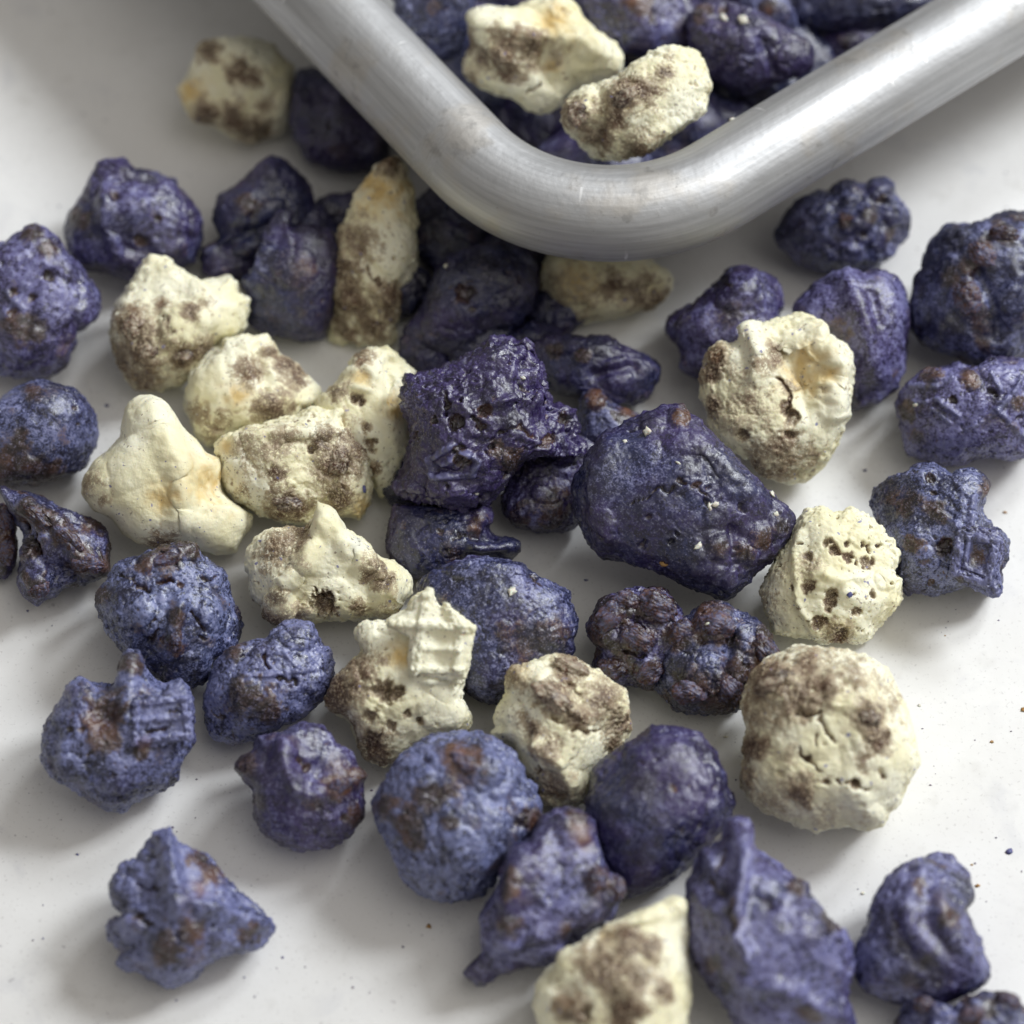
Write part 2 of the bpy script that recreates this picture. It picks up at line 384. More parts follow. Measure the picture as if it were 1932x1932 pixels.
def cluster(kind, name, label, group, crop, outline, feats='', lift=None, T=.85, lump=.10, cell=.36, rag=.03, sub=6,
            fine=1.0, brown=.25, dust=.35, facet=1, e1=.80, zmin=None, sink=.10, pits=.28, vio=None, embed=None, proud=.5, flaked=False):  # dust: coating bloom, cut low on pieces in the tray's shade to darken them
    _seed[0] += 1; rng = np.random.RandomState(zlib.crc32((label + str(outline[0])).encode()) % 2 ** 31)
    O = np.array([topx(crop, p) for p in outline]); O[:, 1] *= -1          # v up
    x, y = O[:, 0], O[:, 1]; x2, y2 = np.roll(x, -1), np.roll(y, -1); cr = x * y2 - x2 * y
    A = cr.sum() / 2; c = np.array([((x + x2) * cr).sum(), ((y + y2) * cr).sum()]) / (6 * A)
    R = math.sqrt(abs(A) / math.pi)
    th = np.linspace(-math.pi, math.pi, 720, endpoint=False)
    r = csmooth(poly_r((O - c) / R, th), 2.2); rs = csmooth(r, 45)
    V, F = ico(sub)
    seed = rng.uniform(0, 90, 3)
    rho = np.hypot(V[:, 0], V[:, 1]); ang = np.arctan2(V[:, 1], V[:, 0])
    ra = np.interp(ang, np.append(th, math.pi), np.append(r, r[0])); rb = np.interp(ang, np.append(th, math.pi), np.append(rs, rs[0]))
    q = rho ** 3; rr = rb * (1 - q) + ra * q
    rad = rr * rho ** e1
    w = np.sign(V[:, 2]) * abs(V[:, 2]) ** e1 * T
    P = np.column_stack([rad * np.cos(ang), rad * np.sin(ang), w])
    # facing facets: broken, flattened sides
    for _ in range(facet):
        nz = rng.uniform(.45, .95); a = rng.uniform(0, 2 * math.pi); nv = np.array([math.cos(a) * math.sqrt(1 - nz * nz), math.sin(a) * math.sqrt(1 - nz * nz), nz])
        pr = P @ nv; h = np.percentile(pr, rng.uniform(89, 97))
        P = P - nv * (np.maximum(0, pr - h) * .75)[:, None]
    # lumps: overlapping round pieces of fruit under the coating
    warp = np.column_stack([perlin(P * 2.3 + seed), perlin(P * 2.3 + seed + 31), perlin(P * 2.3 + seed + 57)]) * .22
    Q = P + warp
    nl = int(5.0 / cell ** 2); cen = P[rng.choice(len(P), nl)]; rad_l = cell * rng.uniform(.6, 1.45, nl); hl = rng.uniform(.35, 1.0, nl)
    B = np.zeros(len(P))
    for cc, rl, hh in zip(cen, rad_l, hl):
        d2 = ((Q - cc) ** 2).sum(1) / rl ** 2
        B = np.maximum(B, hh * rl / cell * np.sqrt(np.maximum(0, 1 - d2)))
    big = perlin(P * 1.5 + seed + 7)
    nrm = normals(P, F)
    P = P + nrm * (lump * (B - B.mean()) + lump * .55 * big)[:, None]
    # features given in photo pixels on the side that faces the lens
    nrm = normals(P, F)
    uv = P[:, :2]; front = sstep(P[:, 2], -.12, .15)
    j1 = perlin(P * 5 + seed + 3); j2 = perlin(P * 11 + seed + 9); j3 = perlin(P * 24 + seed + 13)
    uvw = uv + .035 * np.column_stack([j1, perlin(P * 5 + seed + 71)]) + .02 * np.column_stack([j2, perlin(P * 11 + seed + 23)])
    disp = np.zeros(len(P)); br = np.zeros(len(P)); tn = np.zeros(len(P)); pl = np.zeros(len(P))
    sc_px = (1.0 if CROP[crop] is None else .36) / R
    def loc(p):
        q_ = topx(crop, p); return (np.array([q_[0], -q_[1]]) - c) / R
    fruits = []
    for ln in feats.split(';'):
        t = ln.split()
        if not t: continue
        k = t[0]; a = [float(z) for z in t[1:]]
        if k == 'f': fruits.append(a); continue
        if k in 'bptkh':
            pc = loc(a[:2]); rr_ = a[2] * sc_px; d = np.linalg.norm(uvw - pc, axis=1) / rr_
            if k in 'bt': d = d + .55 * j1 + .38 * j2 + .18 * j3
            elif k == 'p': d = d + .45 * j1 + .4 * j2 + .2 * j3
            g = np.clip(1.32 - .95 * d, 0, 1) * front if kind == 'p' else .86 * np.clip(1.22 - .66 * d, 0, 1) * front
            if k == 'b':
                br = np.maximum(br, g * (a[3] if len(a) > 3 else 1)); disp += .10 * rr_ * np.sqrt(np.maximum(0, 1 - np.clip(d, 0, 1) ** 2)) * front
            elif k == 'p':     # pit
                dep = (a[3] if len(a) > 3 else 1.0)
                disp -= dep * rr_ * (1 - sstep(d, .45, 1.05)) * front; br = np.maximum(br, (.75 if kind == 'c' else 1) * (1 - sstep(d, .6, 1.2)) * front)
            elif k == 'h':     # hollow without colour
                disp -= (a[3] if len(a) > 3 else .5) * rr_ * np.exp(-1.5 * d * d) * front
            elif k == 't': tn = np.maximum(tn, np.exp(-1.2 * np.maximum(d, 0) ** 2) * front)
            elif k == 'k':     # knob
                disp += (a[3] if len(a) > 3 else .6) * rr_ * np.sqrt(np.maximum(0, 1 - d * d)) * front
        else:                  # polylines: width, height, points...
            wd_, ht = a[0] * sc_px, a[1] * sc_px
            pts = [loc(a[i:i + 2]) for i in range(2, len(a), 2)]
            src = uv + .07 * np.column_stack([j1, perlin(P * 5 + seed + 71)]) + .05 * np.column_stack([j2, perlin(P * 11 + seed + 23)]) if k == 'c' else uvw
            if k == 'R': src = uv + .012 * np.column_stack([j2, j3])
            d = np.min([seg_dist(src, p, q_) for p, q_ in zip(pts[:-1], pts[1:])], axis=0) / wd_
            if k == 'c':
                g = (1 - sstep(d + .35 * j2, .25, 1.0)) * front; disp -= ht * g; br = np.maximum(br, .9 * g)
            elif k == 'r':     # soft ridge
                disp += ht * np.exp(-1.4 * d * d) * front
            elif k == 'R':     # crisp moulded rib
                g = (1 - sstep(d + .25 * j3, .45, 1.05)) * front * (.55 + .45 * sstep(j1 + .7 * j2, -.35, .1)); disp += .8 * ht * g; pl = np.maximum(pl, .8 * g)
            elif k == 'g':     # soft groove
                disp -= ht * np.exp(-1.4 * d * d) * front
    # natural exposure of fruit on raised lumps, small cavities, grain
    pat = perlin(P * 1.9 + seed + 41) + .5 * perlin(P * 4.1 + seed + 47)
    br = np.maximum(br, np.clip(brown * 1.6 * sstep(pat + .25 * (B - B.mean()), .30 - .5 * brown, .62), 0, 1))
    pm = perlin(P * 5.5 + seed + 17) + .45 * perlin(P * 12 + seed + 19)
    pit = sstep(pm, .62 - .22 * pits, .80 - .22 * pits) * min(1, pits * 2)
    por = sstep(perlin(P * 15 + seed + 33) + .4 * perlin(P * 31 + seed + 35), .38, .62) * sstep(perlin(P * 2.2 + seed + 37), -.25, .2)
    por = por * min(1, fine ** 2 * (1.4 if kind == 'c' else 1))
    disp -= .022 * por * (.6 if kind == 'c' else 1); br = np.maximum(br, .55 * por)
    disp -= .085 * pit; br = np.maximum(br, .85 * pit)
    ridg = 1 - abs(perlin(P * 3.6 + seed + 29)) * 2.2
    cr1 = np.clip(1 - abs(perlin(P * 4.3 + seed + 91)) * 11, 0, 1) * sstep(perlin(P * 1.7 + seed + 93), -.05, .25)
    cr2 = np.clip(1 - abs(perlin(P * 9.5 + seed + 95)) * 8, 0, 1) * sstep(perlin(P * 2.6 + seed + 97), -.1, .25)
    disp -= fine * (.014 * cr1 + .009 * cr2) * (.35 if kind == 'c' else 1)
    disp += fine * (.024 * j1 + .013 * j2 + .009 * j3 + .008 * np.clip(ridg, 0, 1) + .006 * perlin(P * 46 + seed))
    edge = rag * (perlin(P * 7 + seed + 83) + .7 * perlin(P * 17 + seed + 87)) * sstep(rho, .75, 1)
    disp += edge
    if kind == 'c':            # crumbly, porous where the fruit shows
        disp -= min(1, fine * 1.2) * br * (.034 * sstep(perlin(P * 19 + seed + 51), .12, .42) - .02 * j3 - .010 * perlin(P * 40 + seed + 53))
    P = P + nrm * disp[:, None]
    dst = np.clip(dust + .5 * perlin(P * 1.3 + seed + 61), 0, 1)
    # into the world: local axes of the view ray, real size from the surface the piece rests on
    rd = ray(c[0], -c[1]); L0 = np.linalg.norm(rd); rd = rd / L0
    ew = -rd; eu = np.cross(UPV, ew); eu /= np.linalg.norm(eu); ev = np.cross(ew, eu)
    M = np.array([eu, ev, ew])
    low = (P @ M)[:, 2].min()
    base = 0.0 if lift is None else lift
    dist_ = DIST
    for _ in range(6):
        s = R * (FRAME_W / 1932) * (dist_ * float(-ew @ FWD)) / DIST
        hz = (zmin if zmin is not None else base) - low * s * (1 - (sink if lift is None and zmin is None else 0))
        dist_ = (hz - CAM[2]) / rd[2]
    if embed is not None:      # a flake that is part of another cluster: lies on that cluster's surface
        rel = LAST['W'] - CAM; dp = rel @ FWD
        uu = 966 + rel @ RGT / dp / TAN * 966; vv = 966 - rel @ UPV / dp / TAN * 966
        near = np.hypot(uu - c[0], vv + c[1]) < .35 * R
        dist_ = np.linalg.norm(rel[near], axis=1).min()
        s = R * (FRAME_W / 1932) * (dist_ * float(-ew @ FWD)) / DIST; dist_ += (1 - 2 * proud) * T * s
    C = CAM + rd * dist_
    W = P @ M * s + C
    if embed is None: LAST['W'] = W
    if lift is None and zmin is None and embed is None:
        W[:, 2] = np.where(W[:, 2] < .0004, .0002 + .0002 * np.clip(W[:, 2] / .0004, -1, 1), W[:, 2])
    org = np.array([C[0], C[1], W[:, 2].min()])
    o = mesh_from('coating' if (fruits or flaked) else name, W - org, F, PURPLE if kind == 'p' else CREAM)
    body = o
    if fruits or flaked:
        o = bpy.data.objects.new(name, None); sc.collection.objects.link(o); body.parent = o
    o.location = org
    for an, arr in (('brown', br), ('tan', tn), ('pale', pl), ('dust', dst), ('violet', np.full(len(P), rng.uniform(.15, .85) if vio is None else vio))):
        at = body.data.attributes.new(an, 'FLOAT', 'POINT'); at.data.foreach_set('value', arr.astype(np.float32))
    if embed is not None:
        o.parent = embed; o.location = Vector(org) - embed.location; o['label'] = label
        return o
    o['label'] = label; o['category'] = 'raisin cluster'
    for a in fruits: raisin(o, W, crop, a, kind, rng)
    if group: o['group'] = group
    return o

def purple(label, *a, group='purple coated clusters on the tabletop', **k): return cluster('p', 'purple_raisin_cluster', label, group, *a, **k)
def cream(label, *a, group='cream coated clusters on the tabletop', **k):
    k['fine'] = .75 * k.get('fine', 1.0); k.setdefault('pits', .2)
    return cluster('c', 'cream_raisin_cluster', label, group, *a, **k)

def flake(kind, parent, label, *a, **k): return cluster(kind, 'waffle_flake', label, None, *a, embed=parent, **k)

# ---- top left of the pile, beside the tray
cream('blurred cream cluster with brown patches, lying alone beside the tray side', 'A',
  [(1050,240),(1180,195),(1320,200),(1450,250),(1540,330),(1550,450),(1510,600),(1470,690),(1330,735),(1230,720),(1120,640),(1020,620),(960,540),(940,460),(1000,370),(1035,300)],
  'b 1090 260 60; b 1240 370 60; b 1310 410 50; b 1080 600 70; b 1230 600 70; b 1330 690 80; t 1000 500 90; b 1380 560 50 .6', brown=.1)
purple('dark purple cluster half hidden under the side of the tray rim', 'A',
  [(1560,340),(1640,330),(1800,420),(1940,560),(2050,700),(2050,830),(1960,890),(1850,905),(1720,890),(1600,850),(1545,750),(1530,600),(1545,430)], '', dust=.02, vio=.45, T=.7)  # bloom nearly off: rim shade put into its colour
purple('round blue purple cluster with a knob on top, behind the ragged cream one', 'A',
  [(490,900),(520,850),(590,835),(670,870),(700,900),(800,905),(900,940),(980,1020),(1040,1100),(1070,1200),(1065,1290),(1030,1380),(950,1420),(850,1440),(760,1440),(690,1480),(620,1450),(540,1410),(420,1390),(360,1310),(340,1220),(370,1120),(430,1050),(475,980)],
  'k 590 890 90 .4; b 420 1150 60; p 600 1030 25; p 740 1270 40 .7; p 830 1150 25; r 40 45 560 1000 560 1180 620 1300; g 40 40 640 1290 780 1330', dust=.5, lump=.08)
purple('dark purple cluster with a tail, behind the one with a pale ridge', 'A',
  [(1415,800),(1480,830),(1560,900),(1620,1000),(1650,1090),(1630,1200),(1560,1280),(1480,1330),(1350,1370),(1200,1390),(1100,1400),(1040,1360),(1070,1290),(1150,1250),(1130,1180),(1120,1100),(1140,1040),(1220,990),(1290,930),(1350,860)],
  'b 1300 1080 70; g 60 60 1120 1330 1300 1230 1450 1180', dust=.02, vio=.45)  # low dust paints the tray's shade into this piece
purple('dark purple cluster wedged between the tailed one and the tray', 'Z',
  [(575,390),(620,368),(680,362),(720,390),(730,430),(690,455),(640,458),(590,435)], '', dust=.02, vio=.45)  # darkened by low dust for the shade beside the tray
purple('dark grey purple cluster with a thin pale violet ridge, left of the tall cream finger', 'A',
  [(1500,1110),(1520,1180),(1640,1170),(1740,1200),(1800,1280),(1800,1400),(1760,1530),(1740,1680),(1690,1770),(1560,1790),(1420,1760),(1330,1700),(1290,1600),(1310,1500),(1350,1400),(1390,1290),(1440,1200),(1480,1130)],
  'r 22 50 1500 1130 1430 1250 1370 1420 1330 1500; p 1400 1290 22; k 1350 1520 60 .4; b 1560 1420 120 .6', dust=.02, vio=.45, lump=.07)  # dust cut down so the coating colour carries the shade
purple('knobbly blue purple cluster cut by the left edge, above the smooth violet one', 'A',
  [(-60,1290),(40,1270),(110,1220),(170,1195),(230,1200),(280,1240),(330,1310),(400,1370),(450,1430),(490,1520),(515,1620),(500,1690),(420,1750),(380,1830),(330,1900),(250,1950),(150,1970),(50,1960),(-60,1940),(-150,1850),(-180,1600),(-140,1400)],
  'b 170 1230 60; b 150 1730 100; b 60 1700 60; p 250 1440 30; p 170 1560 25; p 70 1540 22; p 60 1640 22; R 14 14 20 1520 120 1620; R 14 14 150 1500 30 1650; b 260 1300 60', dust=.7, lump=.12, fine=1.3)
cream('cream cluster with a ragged horn and brown underside, between purple ones', 'A',
  [(760,1400),(800,1355),(870,1360),(960,1420),(1060,1460),(1150,1470),(1200,1430),(1250,1470),(1270,1530),(1320,1560),(1300,1650),(1290,1720),(1230,1770),(1150,1800),(1120,1870),(1050,1940),(950,2010),(830,2040),(740,2030),(650,1990),(610,1900),(590,1780),(590,1650),(640,1560),(700,1480)],
  'f 700 1720 60 75 10; f 790 1840 65 45 -20; f 960 1860 55 38 -10; b 700 1700 90; b 770 1830 120; b 650 1850 90; b 950 1860 70; b 1060 1830 60; b 860 1600 35; b 1090 1590 40 .8; b 1000 1640 40; b 750 1960 130 .7; k 960 1700 130 .3; c 10 14 830 1660 890 1680 900 1740; k 1080 1660 70 .4; h 1160 1520 80 .5; b 620 1700 60 .6', brown=.1, rag=.05)
cream('pale cream cluster with brown streaks, tucked behind the smooth cream one', 'D',
  [(1150,110),(1180,50),(1260,40),(1340,60),(1390,40),(1430,80),(1480,130),(1560,200),(1640,280),(1680,340),(1640,420),(1500,490),(1300,540),(1180,600),(1100,620),(1020,560),(970,450),(970,330),(1000,240),(1080,170)],
  'b 1310 240 70; b 1420 420 85; b 1500 200 60; b 1420 120 35; b 1180 470 50 .5; b 1040 450 60 .55; b 1120 540 60 .55; g 40 40 1350 100 1400 300; t 1250 350 80; b 1560 250 60', brown=.08)
cream('tall finger shaped cream cluster with a dark brown lower end', 'B',
  [(290,870),(350,850),(410,870),(420,940),(455,980),(440,1060),(470,1150),(465,1280),(470,1380),(420,1480),(390,1560),(370,1700),(340,1790),(270,1810),(180,1800),(80,1810),(20,1790),(-20,1720),(-25,1600),(10,1500),(20,1380),(50,1280),(70,1200),(110,1130),(140,1030),(190,960),(220,910)],
  'b 150 1250 100 .8; b 80 1400 90; b 100 1530 90; b 170 1620 80; b 300 1600 90; b 60 1720 90; b 350 1560 60; b 340 870 60; b 250 1720 70; t 300 1000 150; t 200 930 80; c 14 18 210 1400 250 1490 330 1500; k 110 1580 50 .5; p 260 1470 22; g 30 26 140 1230 200 1380 400 1520', brown=.05, rag=.05, T=.75, sub=7)
cream('pale hollow cream cluster with dark holes, against the waffled purple one', 'E',
  [(130,150),(210,95),(300,110),(350,150),(400,210),(450,230),(410,300),(390,400),(420,500),(460,590),(440,650),(400,720),(370,830),(340,890),(270,900),(240,830),(100,760),(0,620),(-50,480),(-60,380),(0,320),(60,280),(110,220)],
  'p 150 370 50 .8; p 230 610 42 .9; b 210 520 25; b 180 150 50 .9; b 60 340 50; b 240 740 35; R 24 22 100 240 200 200 250 260 220 330 130 310; g 50 50 330 200 340 380; t 350 420 70; t 180 270 60; b 120 470 50 .5', brown=.05, rag=.05, lump=.07)
# ---- left edge
purple('smooth violet round cluster with one pinhole, at the left edge', 'D',
  [(-120,420),(0,380),(80,310),(150,280),(230,265),(300,290),(380,310),(440,370),(480,430),(505,520),(500,620),(470,690),(430,750),(300,790),(200,820),(80,830),(-50,830),(-150,760),(-190,600)],
  'b 180 350 55; b 40 720 130; b 230 760 110; b 100 600 70; p 380 430 20 1.2; p 395 500 12; k 300 520 190 .15', dust=.6, lump=.05, fine=.7, pits=.2)
cream('big smooth plain cream cluster with warm tan hollows', 'D',
  [(660,420),(710,375),(780,365),(850,390),(910,440),(960,520),(1020,580),(1080,650),(1150,680),(1170,770),(1190,860),(1240,920),(1330,980),(1320,1040),(1270,1100),(1240,1180),(1140,1195),(1040,1175),(950,1130),(800,1150),(720,1130),(640,1080),(590,1000),(500,960),(440,870),(450,780),(500,700),(570,650),(640,580),(650,500)],
  'b 480 810 60 .6; b 550 900 40 .4; b 840 1160 80; t 1090 800 130; t 850 890 80; h 1080 850 140 .45; r 90 50 800 450 950 750 960 1000; h 840 920 80 .3; k 1150 1050 140 .15', brown=0, lump=.05, fine=.45, pits=0, rag=.01, sub=7, facet=0)
cream('cream cluster with torn top edge and brown blotches, beside the smooth cream one', 'D',
  [(1135,620),(1180,580),(1270,530),(1290,510),(1360,520),(1450,490),(1560,480),(1640,440),(1740,450),(1790,420),(1805,460),(1800,530),(1850,590),(1910,620),(1940,680),(1950,770),(1960,850),(1940,940),(1890,1010),(1820,990),(1760,1000),(1640,1020),(1500,1025),(1400,1000),(1300,950),(1230,910),(1190,830),(1175,720)],
  'f 1500 920 80 52 15; f 1770 700 60 80 10; b 1500 920 85; b 1450 760 40; b 1760 690 110; b 1770 880 75; b 1860 630 70; b 1690 600 60; t 1900 950 70; t 1180 620 40; p 1630 640 26; b 1350 650 120 .42; b 1480 640 120 .38; b 1650 880 60 .4; c 12 12 1790 700 1840 730; g 30 35 1700 940 1800 800 1830 700; r 40 40 1250 600 1500 560 1800 560; k 1250 780 100 .2; b 1290 850 50 .35; k 1500 900 110 .18', brown=.08, rag=.035, sub=7, lump=.07)
purple('small dark brown purple cluster cut by the left edge', 'D',
  [(-40,920),(20,915),(70,960),(85,1050),(90,1150),(70,1230),(30,1310),(-60,1330),(-140,1260),(-150,1040)], 'f 20 1010 60 80 10; f 30 1170 55 70 -10; b 20 1000 90; b 40 1150 90', brown=.8)
purple('twisted brown purple cluster with a forked foot, left of the lumpy blue one', 'D',
  [(-20,820),(80,850),(200,900),(330,960),(420,1000),(500,1000),(560,1060),(575,1160),(560,1250),(500,1320),(430,1360),(330,1370),(290,1420),(240,1440),(190,1470),(140,1430),(75,1360),(85,1280),(110,1210),(110,1100),(80,980),(20,900)],
  'f 200 1000 90 45 40; f 360 1110 95 48 40; f 460 1240 80 50 10; f 210 1370 60 45 -30; b 150 970 60; b 230 1020 60; b 330 1080 70; b 430 1230 90; b 520 1240 70; b 480 1040 60; r 45 50 130 930 300 1030 400 1200 520 1260; g 60 70 120 1060 220 1220 400 1310; p 150 1140 70 .9; k 200 1340 70 .4', brown=.6, dust=.5)
purple('lumpy blue purple cluster full of slits with a brown ridge', 'D',
  [(600,1230),(700,1200),(850,1190),(930,1160),(970,1150),(1030,1180),(1100,1230),(1170,1270),(1210,1350),(1250,1450),(1285,1560),(1270,1650),(1210,1700),(1120,1730),(1080,1840),(1000,1880),(900,1860),(820,1830),(720,1750),(650,1690),(620,1640),(560,1580),(510,1520),(485,1450),(510,1370),(560,1300)],
  'f 860 1220 85 38 -12; f 920 1640 36 70 5; b 880 1220 90; b 970 1180 65; b 530 1400 50; b 930 1510 60; b 915 1640 60; b 760 1250 50; r 45 45 780 1240 880 1210 990 1180; r 50 55 950 1450 910 1560 910 1700; c 18 40 700 1360 780 1370; c 18 40 830 1335 910 1320; p 945 1350 20; c 16 34 1070 1325 1120 1310; c 16 40 1010 1500 1050 1560 1070 1570; c 16 40 780 1650 830 1600; c 12 24 790 1570 810 1530; p 850 1640 15; c 12 24 1050 1620 1090 1635; c 14 24 640 1300 690 1310; k 700 1470 120 .25; k 1150 1500 110 .2; g 40 30 750 1640 850 1800', dust=.75, vio=.05, lump=.09, brown=.3, sub=7)
purple('blue purple cluster with two brown slits and a moulded rib, below the lumpy blue one', 'D',
  [(1130,1760),(1200,1690),(1290,1640),(1400,1620),(1440,1570),(1530,1555),(1620,1560),(1680,1620),(1700,1670),(1730,1670),(1735,1750),(1745,1830),(1700,1930),(1640,1980),(1560,2057),(1440,2107),(1340,2147),(1230,2177),(1130,2147),(1080,2087),(1060,1987),(1065,1930),(1090,1850)],
  'b 1300 1940 120; b 1400 1995 80; b 1250 1890 60; b 1230 1690 60; c 16 34 1375 1710 1410 1790; c 14 30 1455 1835 1560 1860; c 10 16 1120 2000 1170 2050; R 18 16 1290 1820 1420 1820 1640 1790; R 16 14 1500 1720 1560 1780; k 1560 1590 110 .3; c 10 14 1260 1730 1310 1720; R 14 12 1640 1690 1720 1680', dust=.9, vio=.3, lump=.08, sub=7)
g1 = purple('blue purple cluster with a moulded waffle square and a brown crater', 'G',
  [(340,200),(370,150),(420,125),(500,130),(580,150),(620,100),(650,50),(660,0),(700,-30),(740,10),(780,70),(820,140),(880,150),(940,125),(970,160),(1000,240),(1010,320),(1020,400),(1010,480),(960,560),(930,640),(860,700),(740,760),(650,830),(580,810),(520,780),(400,700),(300,660),(230,600),(210,540),(220,440),(260,340),(310,270)],
  'h 540 300 120 .9; b 540 290 130; b 530 430 90; r 60 42 690 20 670 180 640 330; b 690 80 60; c 14 26 770 400 860 380; p 370 380 20; p 430 390 16; b 740 500 55; t 750 480 30; r 40 40 350 480 350 620; k 420 190 80 .3; c 10 16 890 310 930 300; p 470 520 18', dust=.85, vio=.25, lump=.07, sub=7, facet=0, flaked=True)
flake('p', g1, 'pale blue waffle square with raised ribs', 'G',
  [(705,225),(780,205),(850,215),(890,150),(945,125),(970,165),(1000,240),(1010,330),(1005,420),(960,440),(860,470),(720,490),(685,440),(695,330)],
  'R 20 26 720 250 710 460; R 20 26 720 255 970 230; R 20 24 715 345 985 320; R 20 24 715 450 985 420; R 20 24 960 240 985 420; c 14 22 770 400 870 385; c 10 16 880 300 930 290; t 760 470 40',
  T=.24, e1=.6, lump=.03, fine=.9, facet=0, brown=.2, dust=.9, vio=.3, rag=.06, sub=6, proud=.5)
purple('round purple cluster with a smooth violet ridge and small side knob', 'G',
  [(1240,560),(1260,540),(1320,490),(1350,420),(1420,400),(1480,410),(1530,370),(1600,350),(1670,370),(1720,420),(1760,470),(1840,500),(1880,560),(1895,650),(1905,760),(1900,860),(1850,940),(1760,990),(1650,1010),(1570,1030),(1480,990),(1390,950),(1350,880),(1325,840),(1330,770),(1320,700),(1270,660),(1235,600)],
  'p 1570 550 24; p 1612 592 30; p 1800 850 22; f 1790 680 75 40 -25; b 1780 680 85; t 1770 680 60; b 1860 640 50; b 1290 580 70; b 1650 780 60 .6; b 1870 850 60; r 55 60 1490 480 1500 600 1550 700; r 50 40 1600 740 1800 700 1870 640; h 1660 620 90 .4; h 1620 800 80 .25; b 1340 760 50', dust=.4, vio=.75, lump=.07, fine=.85)
purple('pyramid shaped purple cluster with a torn left side, lying alone', 'G',
  [(780,960),(830,930),(900,950),(980,1000),(1070,1050),(1130,1110),(1190,1190),(1280,1270),(1370,1330),(1470,1420),(1470,1450),(1400,1510),(1280,1550),(1170,1590),(1080,1630),(1000,1690),(910,1740),(860,1730),(780,1690),(720,1650),(620,1640),(600,1610),(650,1560),(620,1520),(570,1470),(575,1400),(650,1360),(600,1310),(580,1220),(600,1150),(660,1090),(720,1060),(750,1000)],
  'b 1050 1080 60; b 1110 1150 65; t 1050 1230 45; b 880 1540 95; b 1000 1450 80; b 1290 1470 55; b 1000 1080 40; r 50 90 860 990 900 1150 930 1330; h 720 1250 110 .5; h 720 1500 80 .4; k 650 1220 70 .5; k 690 1420 70 .4; r 50 60 1000 1300 1180 1360 1420 1440; c 14 26 730 1200 840 1230; c 16 30 700 1350 800 1400; p 1280 1410 14; c 12 20 780 1080 860 1060', dust=.95, vio=.3, lump=.05, rag=.04, fine=1.0, e1=.95, sub=7)
# ---- middle
h1 = cream('cream cluster carrying a pale moulded waffle flake, with brown honeycomb holes', 'E',
  [(530,1375),(560,1420),(590,1470),(620,1450),(690,1500),(740,1540),(765,1600),(750,1680),(740,1760),(720,1830),(710,1900),(690,1960),(740,2000),(765,2040),(765,2080),(720,2120),(600,2150),(450,2190),(390,2250),(300,2310),(200,2270),(150,2180),(130,2080),(80,2030),(0,2010),(-10,1940),(30,1830),(100,1780),(160,1720),(190,1690),(155,1640),(150,1590),(200,1550),(260,1540),(310,1560),(320,1540),(400,1500),(440,1490),(450,1420)],
  'b 90 1880 110; b 130 1820 90 .9; b 200 1770 80 .7; b 40 1950 90; p 290 1907 70 .6; p 350 1930 60 .5; b 240 2190 90; p 230 2180 70 .5; p 490 2055 30 1; p 410 2027 22; p 220 2030 45 .6; p 330 2080 30 .6; b 150 2090 60 .7;  k 210 1600 60 .5; t 380 1720 70; k 600 2000 130 .25; R 20 20 500 1860 700 1850', brown=.05, rag=.03, lump=.06, sub=7, facet=0, fine=.8, flaked=True)
flake('c', h1, 'pale waffle flake with a raised cross and square', 'E',
  [(530,1370),(560,1425),(595,1470),(625,1445),(690,1500),(745,1540),(768,1600),(752,1680),(742,1760),(722,1840),(640,1850),(540,1830),(420,1810),(425,1700),(440,1620),(380,1600),(318,1560),(330,1530),(400,1500),(440,1485),(455,1420)],
  'R 30 34 525 1390 505 1500 480 1620 455 1800; R 30 34 340 1550 480 1560 620 1570 745 1580; R 26 30 620 1470 700 1580; R 26 30 690 1600 670 1800; R 24 28 460 1790 700 1800; R 20 24 500 1680 690 1690; h 580 1630 60 .5; h 580 1745 50 .5; h 600 1510 50 .4',
  T=.24, e1=.55, lump=.02, fine=.6, facet=0, brown=0, pits=0, rag=.04, sub=6, proud=.62)
purple('dark purple cluster with a moulded square ring and jagged edge, resting on its neighbours', 'E',
  [(780,100),(860,40),(960,50),(1060,90),(1080,170),(1120,240),(1130,330),(1170,400),(1240,420),(1300,420),(1320,470),(1310,530),(1280,570),(1340,600),(1350,660),(1300,690),(1150,660),(1040,690),(960,770),(900,840),(830,910),(720,950),(600,940),(480,910),(400,890),(355,840),(380,780),(420,720),(440,640),(460,580),(430,490),(390,420),(390,330),(420,260),(520,230),(640,210),(720,170)],
  'p 670 500 45 1.1; p 820 450 42 .9; p 1240 480 45 .9; p 1160 590 42 .9; p 560 490 26; R 22 40 530 690 560 780 760 770 780 690 650 620 530 690; R 16 24 640 690 750 650; R 14 20 560 720 700 690; p 700 690 40 .5; b 890 640 55; b 950 680 70; p 470 570 26; r 40 50 1020 130 1080 300 1050 420; h 760 280 150 .35; r 30 35 850 400 1000 360 1100 450; k 1060 370 60 .4; c 16 26 900 560 1000 520 1080 560; k 880 740 110 .25; p 1010 330 20; r 40 30 400 840 600 850 760 870', dust=.12, vio=1, lump=.10, rag=.06, fine=1.4, brown=.15, lift=.0020, sub=7, pits=.8)  # dust kept low, painting in the shade it sits in
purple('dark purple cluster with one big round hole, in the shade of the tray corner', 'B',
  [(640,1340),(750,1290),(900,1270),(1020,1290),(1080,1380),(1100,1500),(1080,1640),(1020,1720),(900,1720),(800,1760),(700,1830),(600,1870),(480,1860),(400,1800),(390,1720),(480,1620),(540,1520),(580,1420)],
  'p 720 1540 58 1; k 640 1700 150 .25; k 960 1500 130 .25; p 760 1620 20', dust=.02, vio=.45, lump=.09)  # tray corner shade put into the coating by low dust
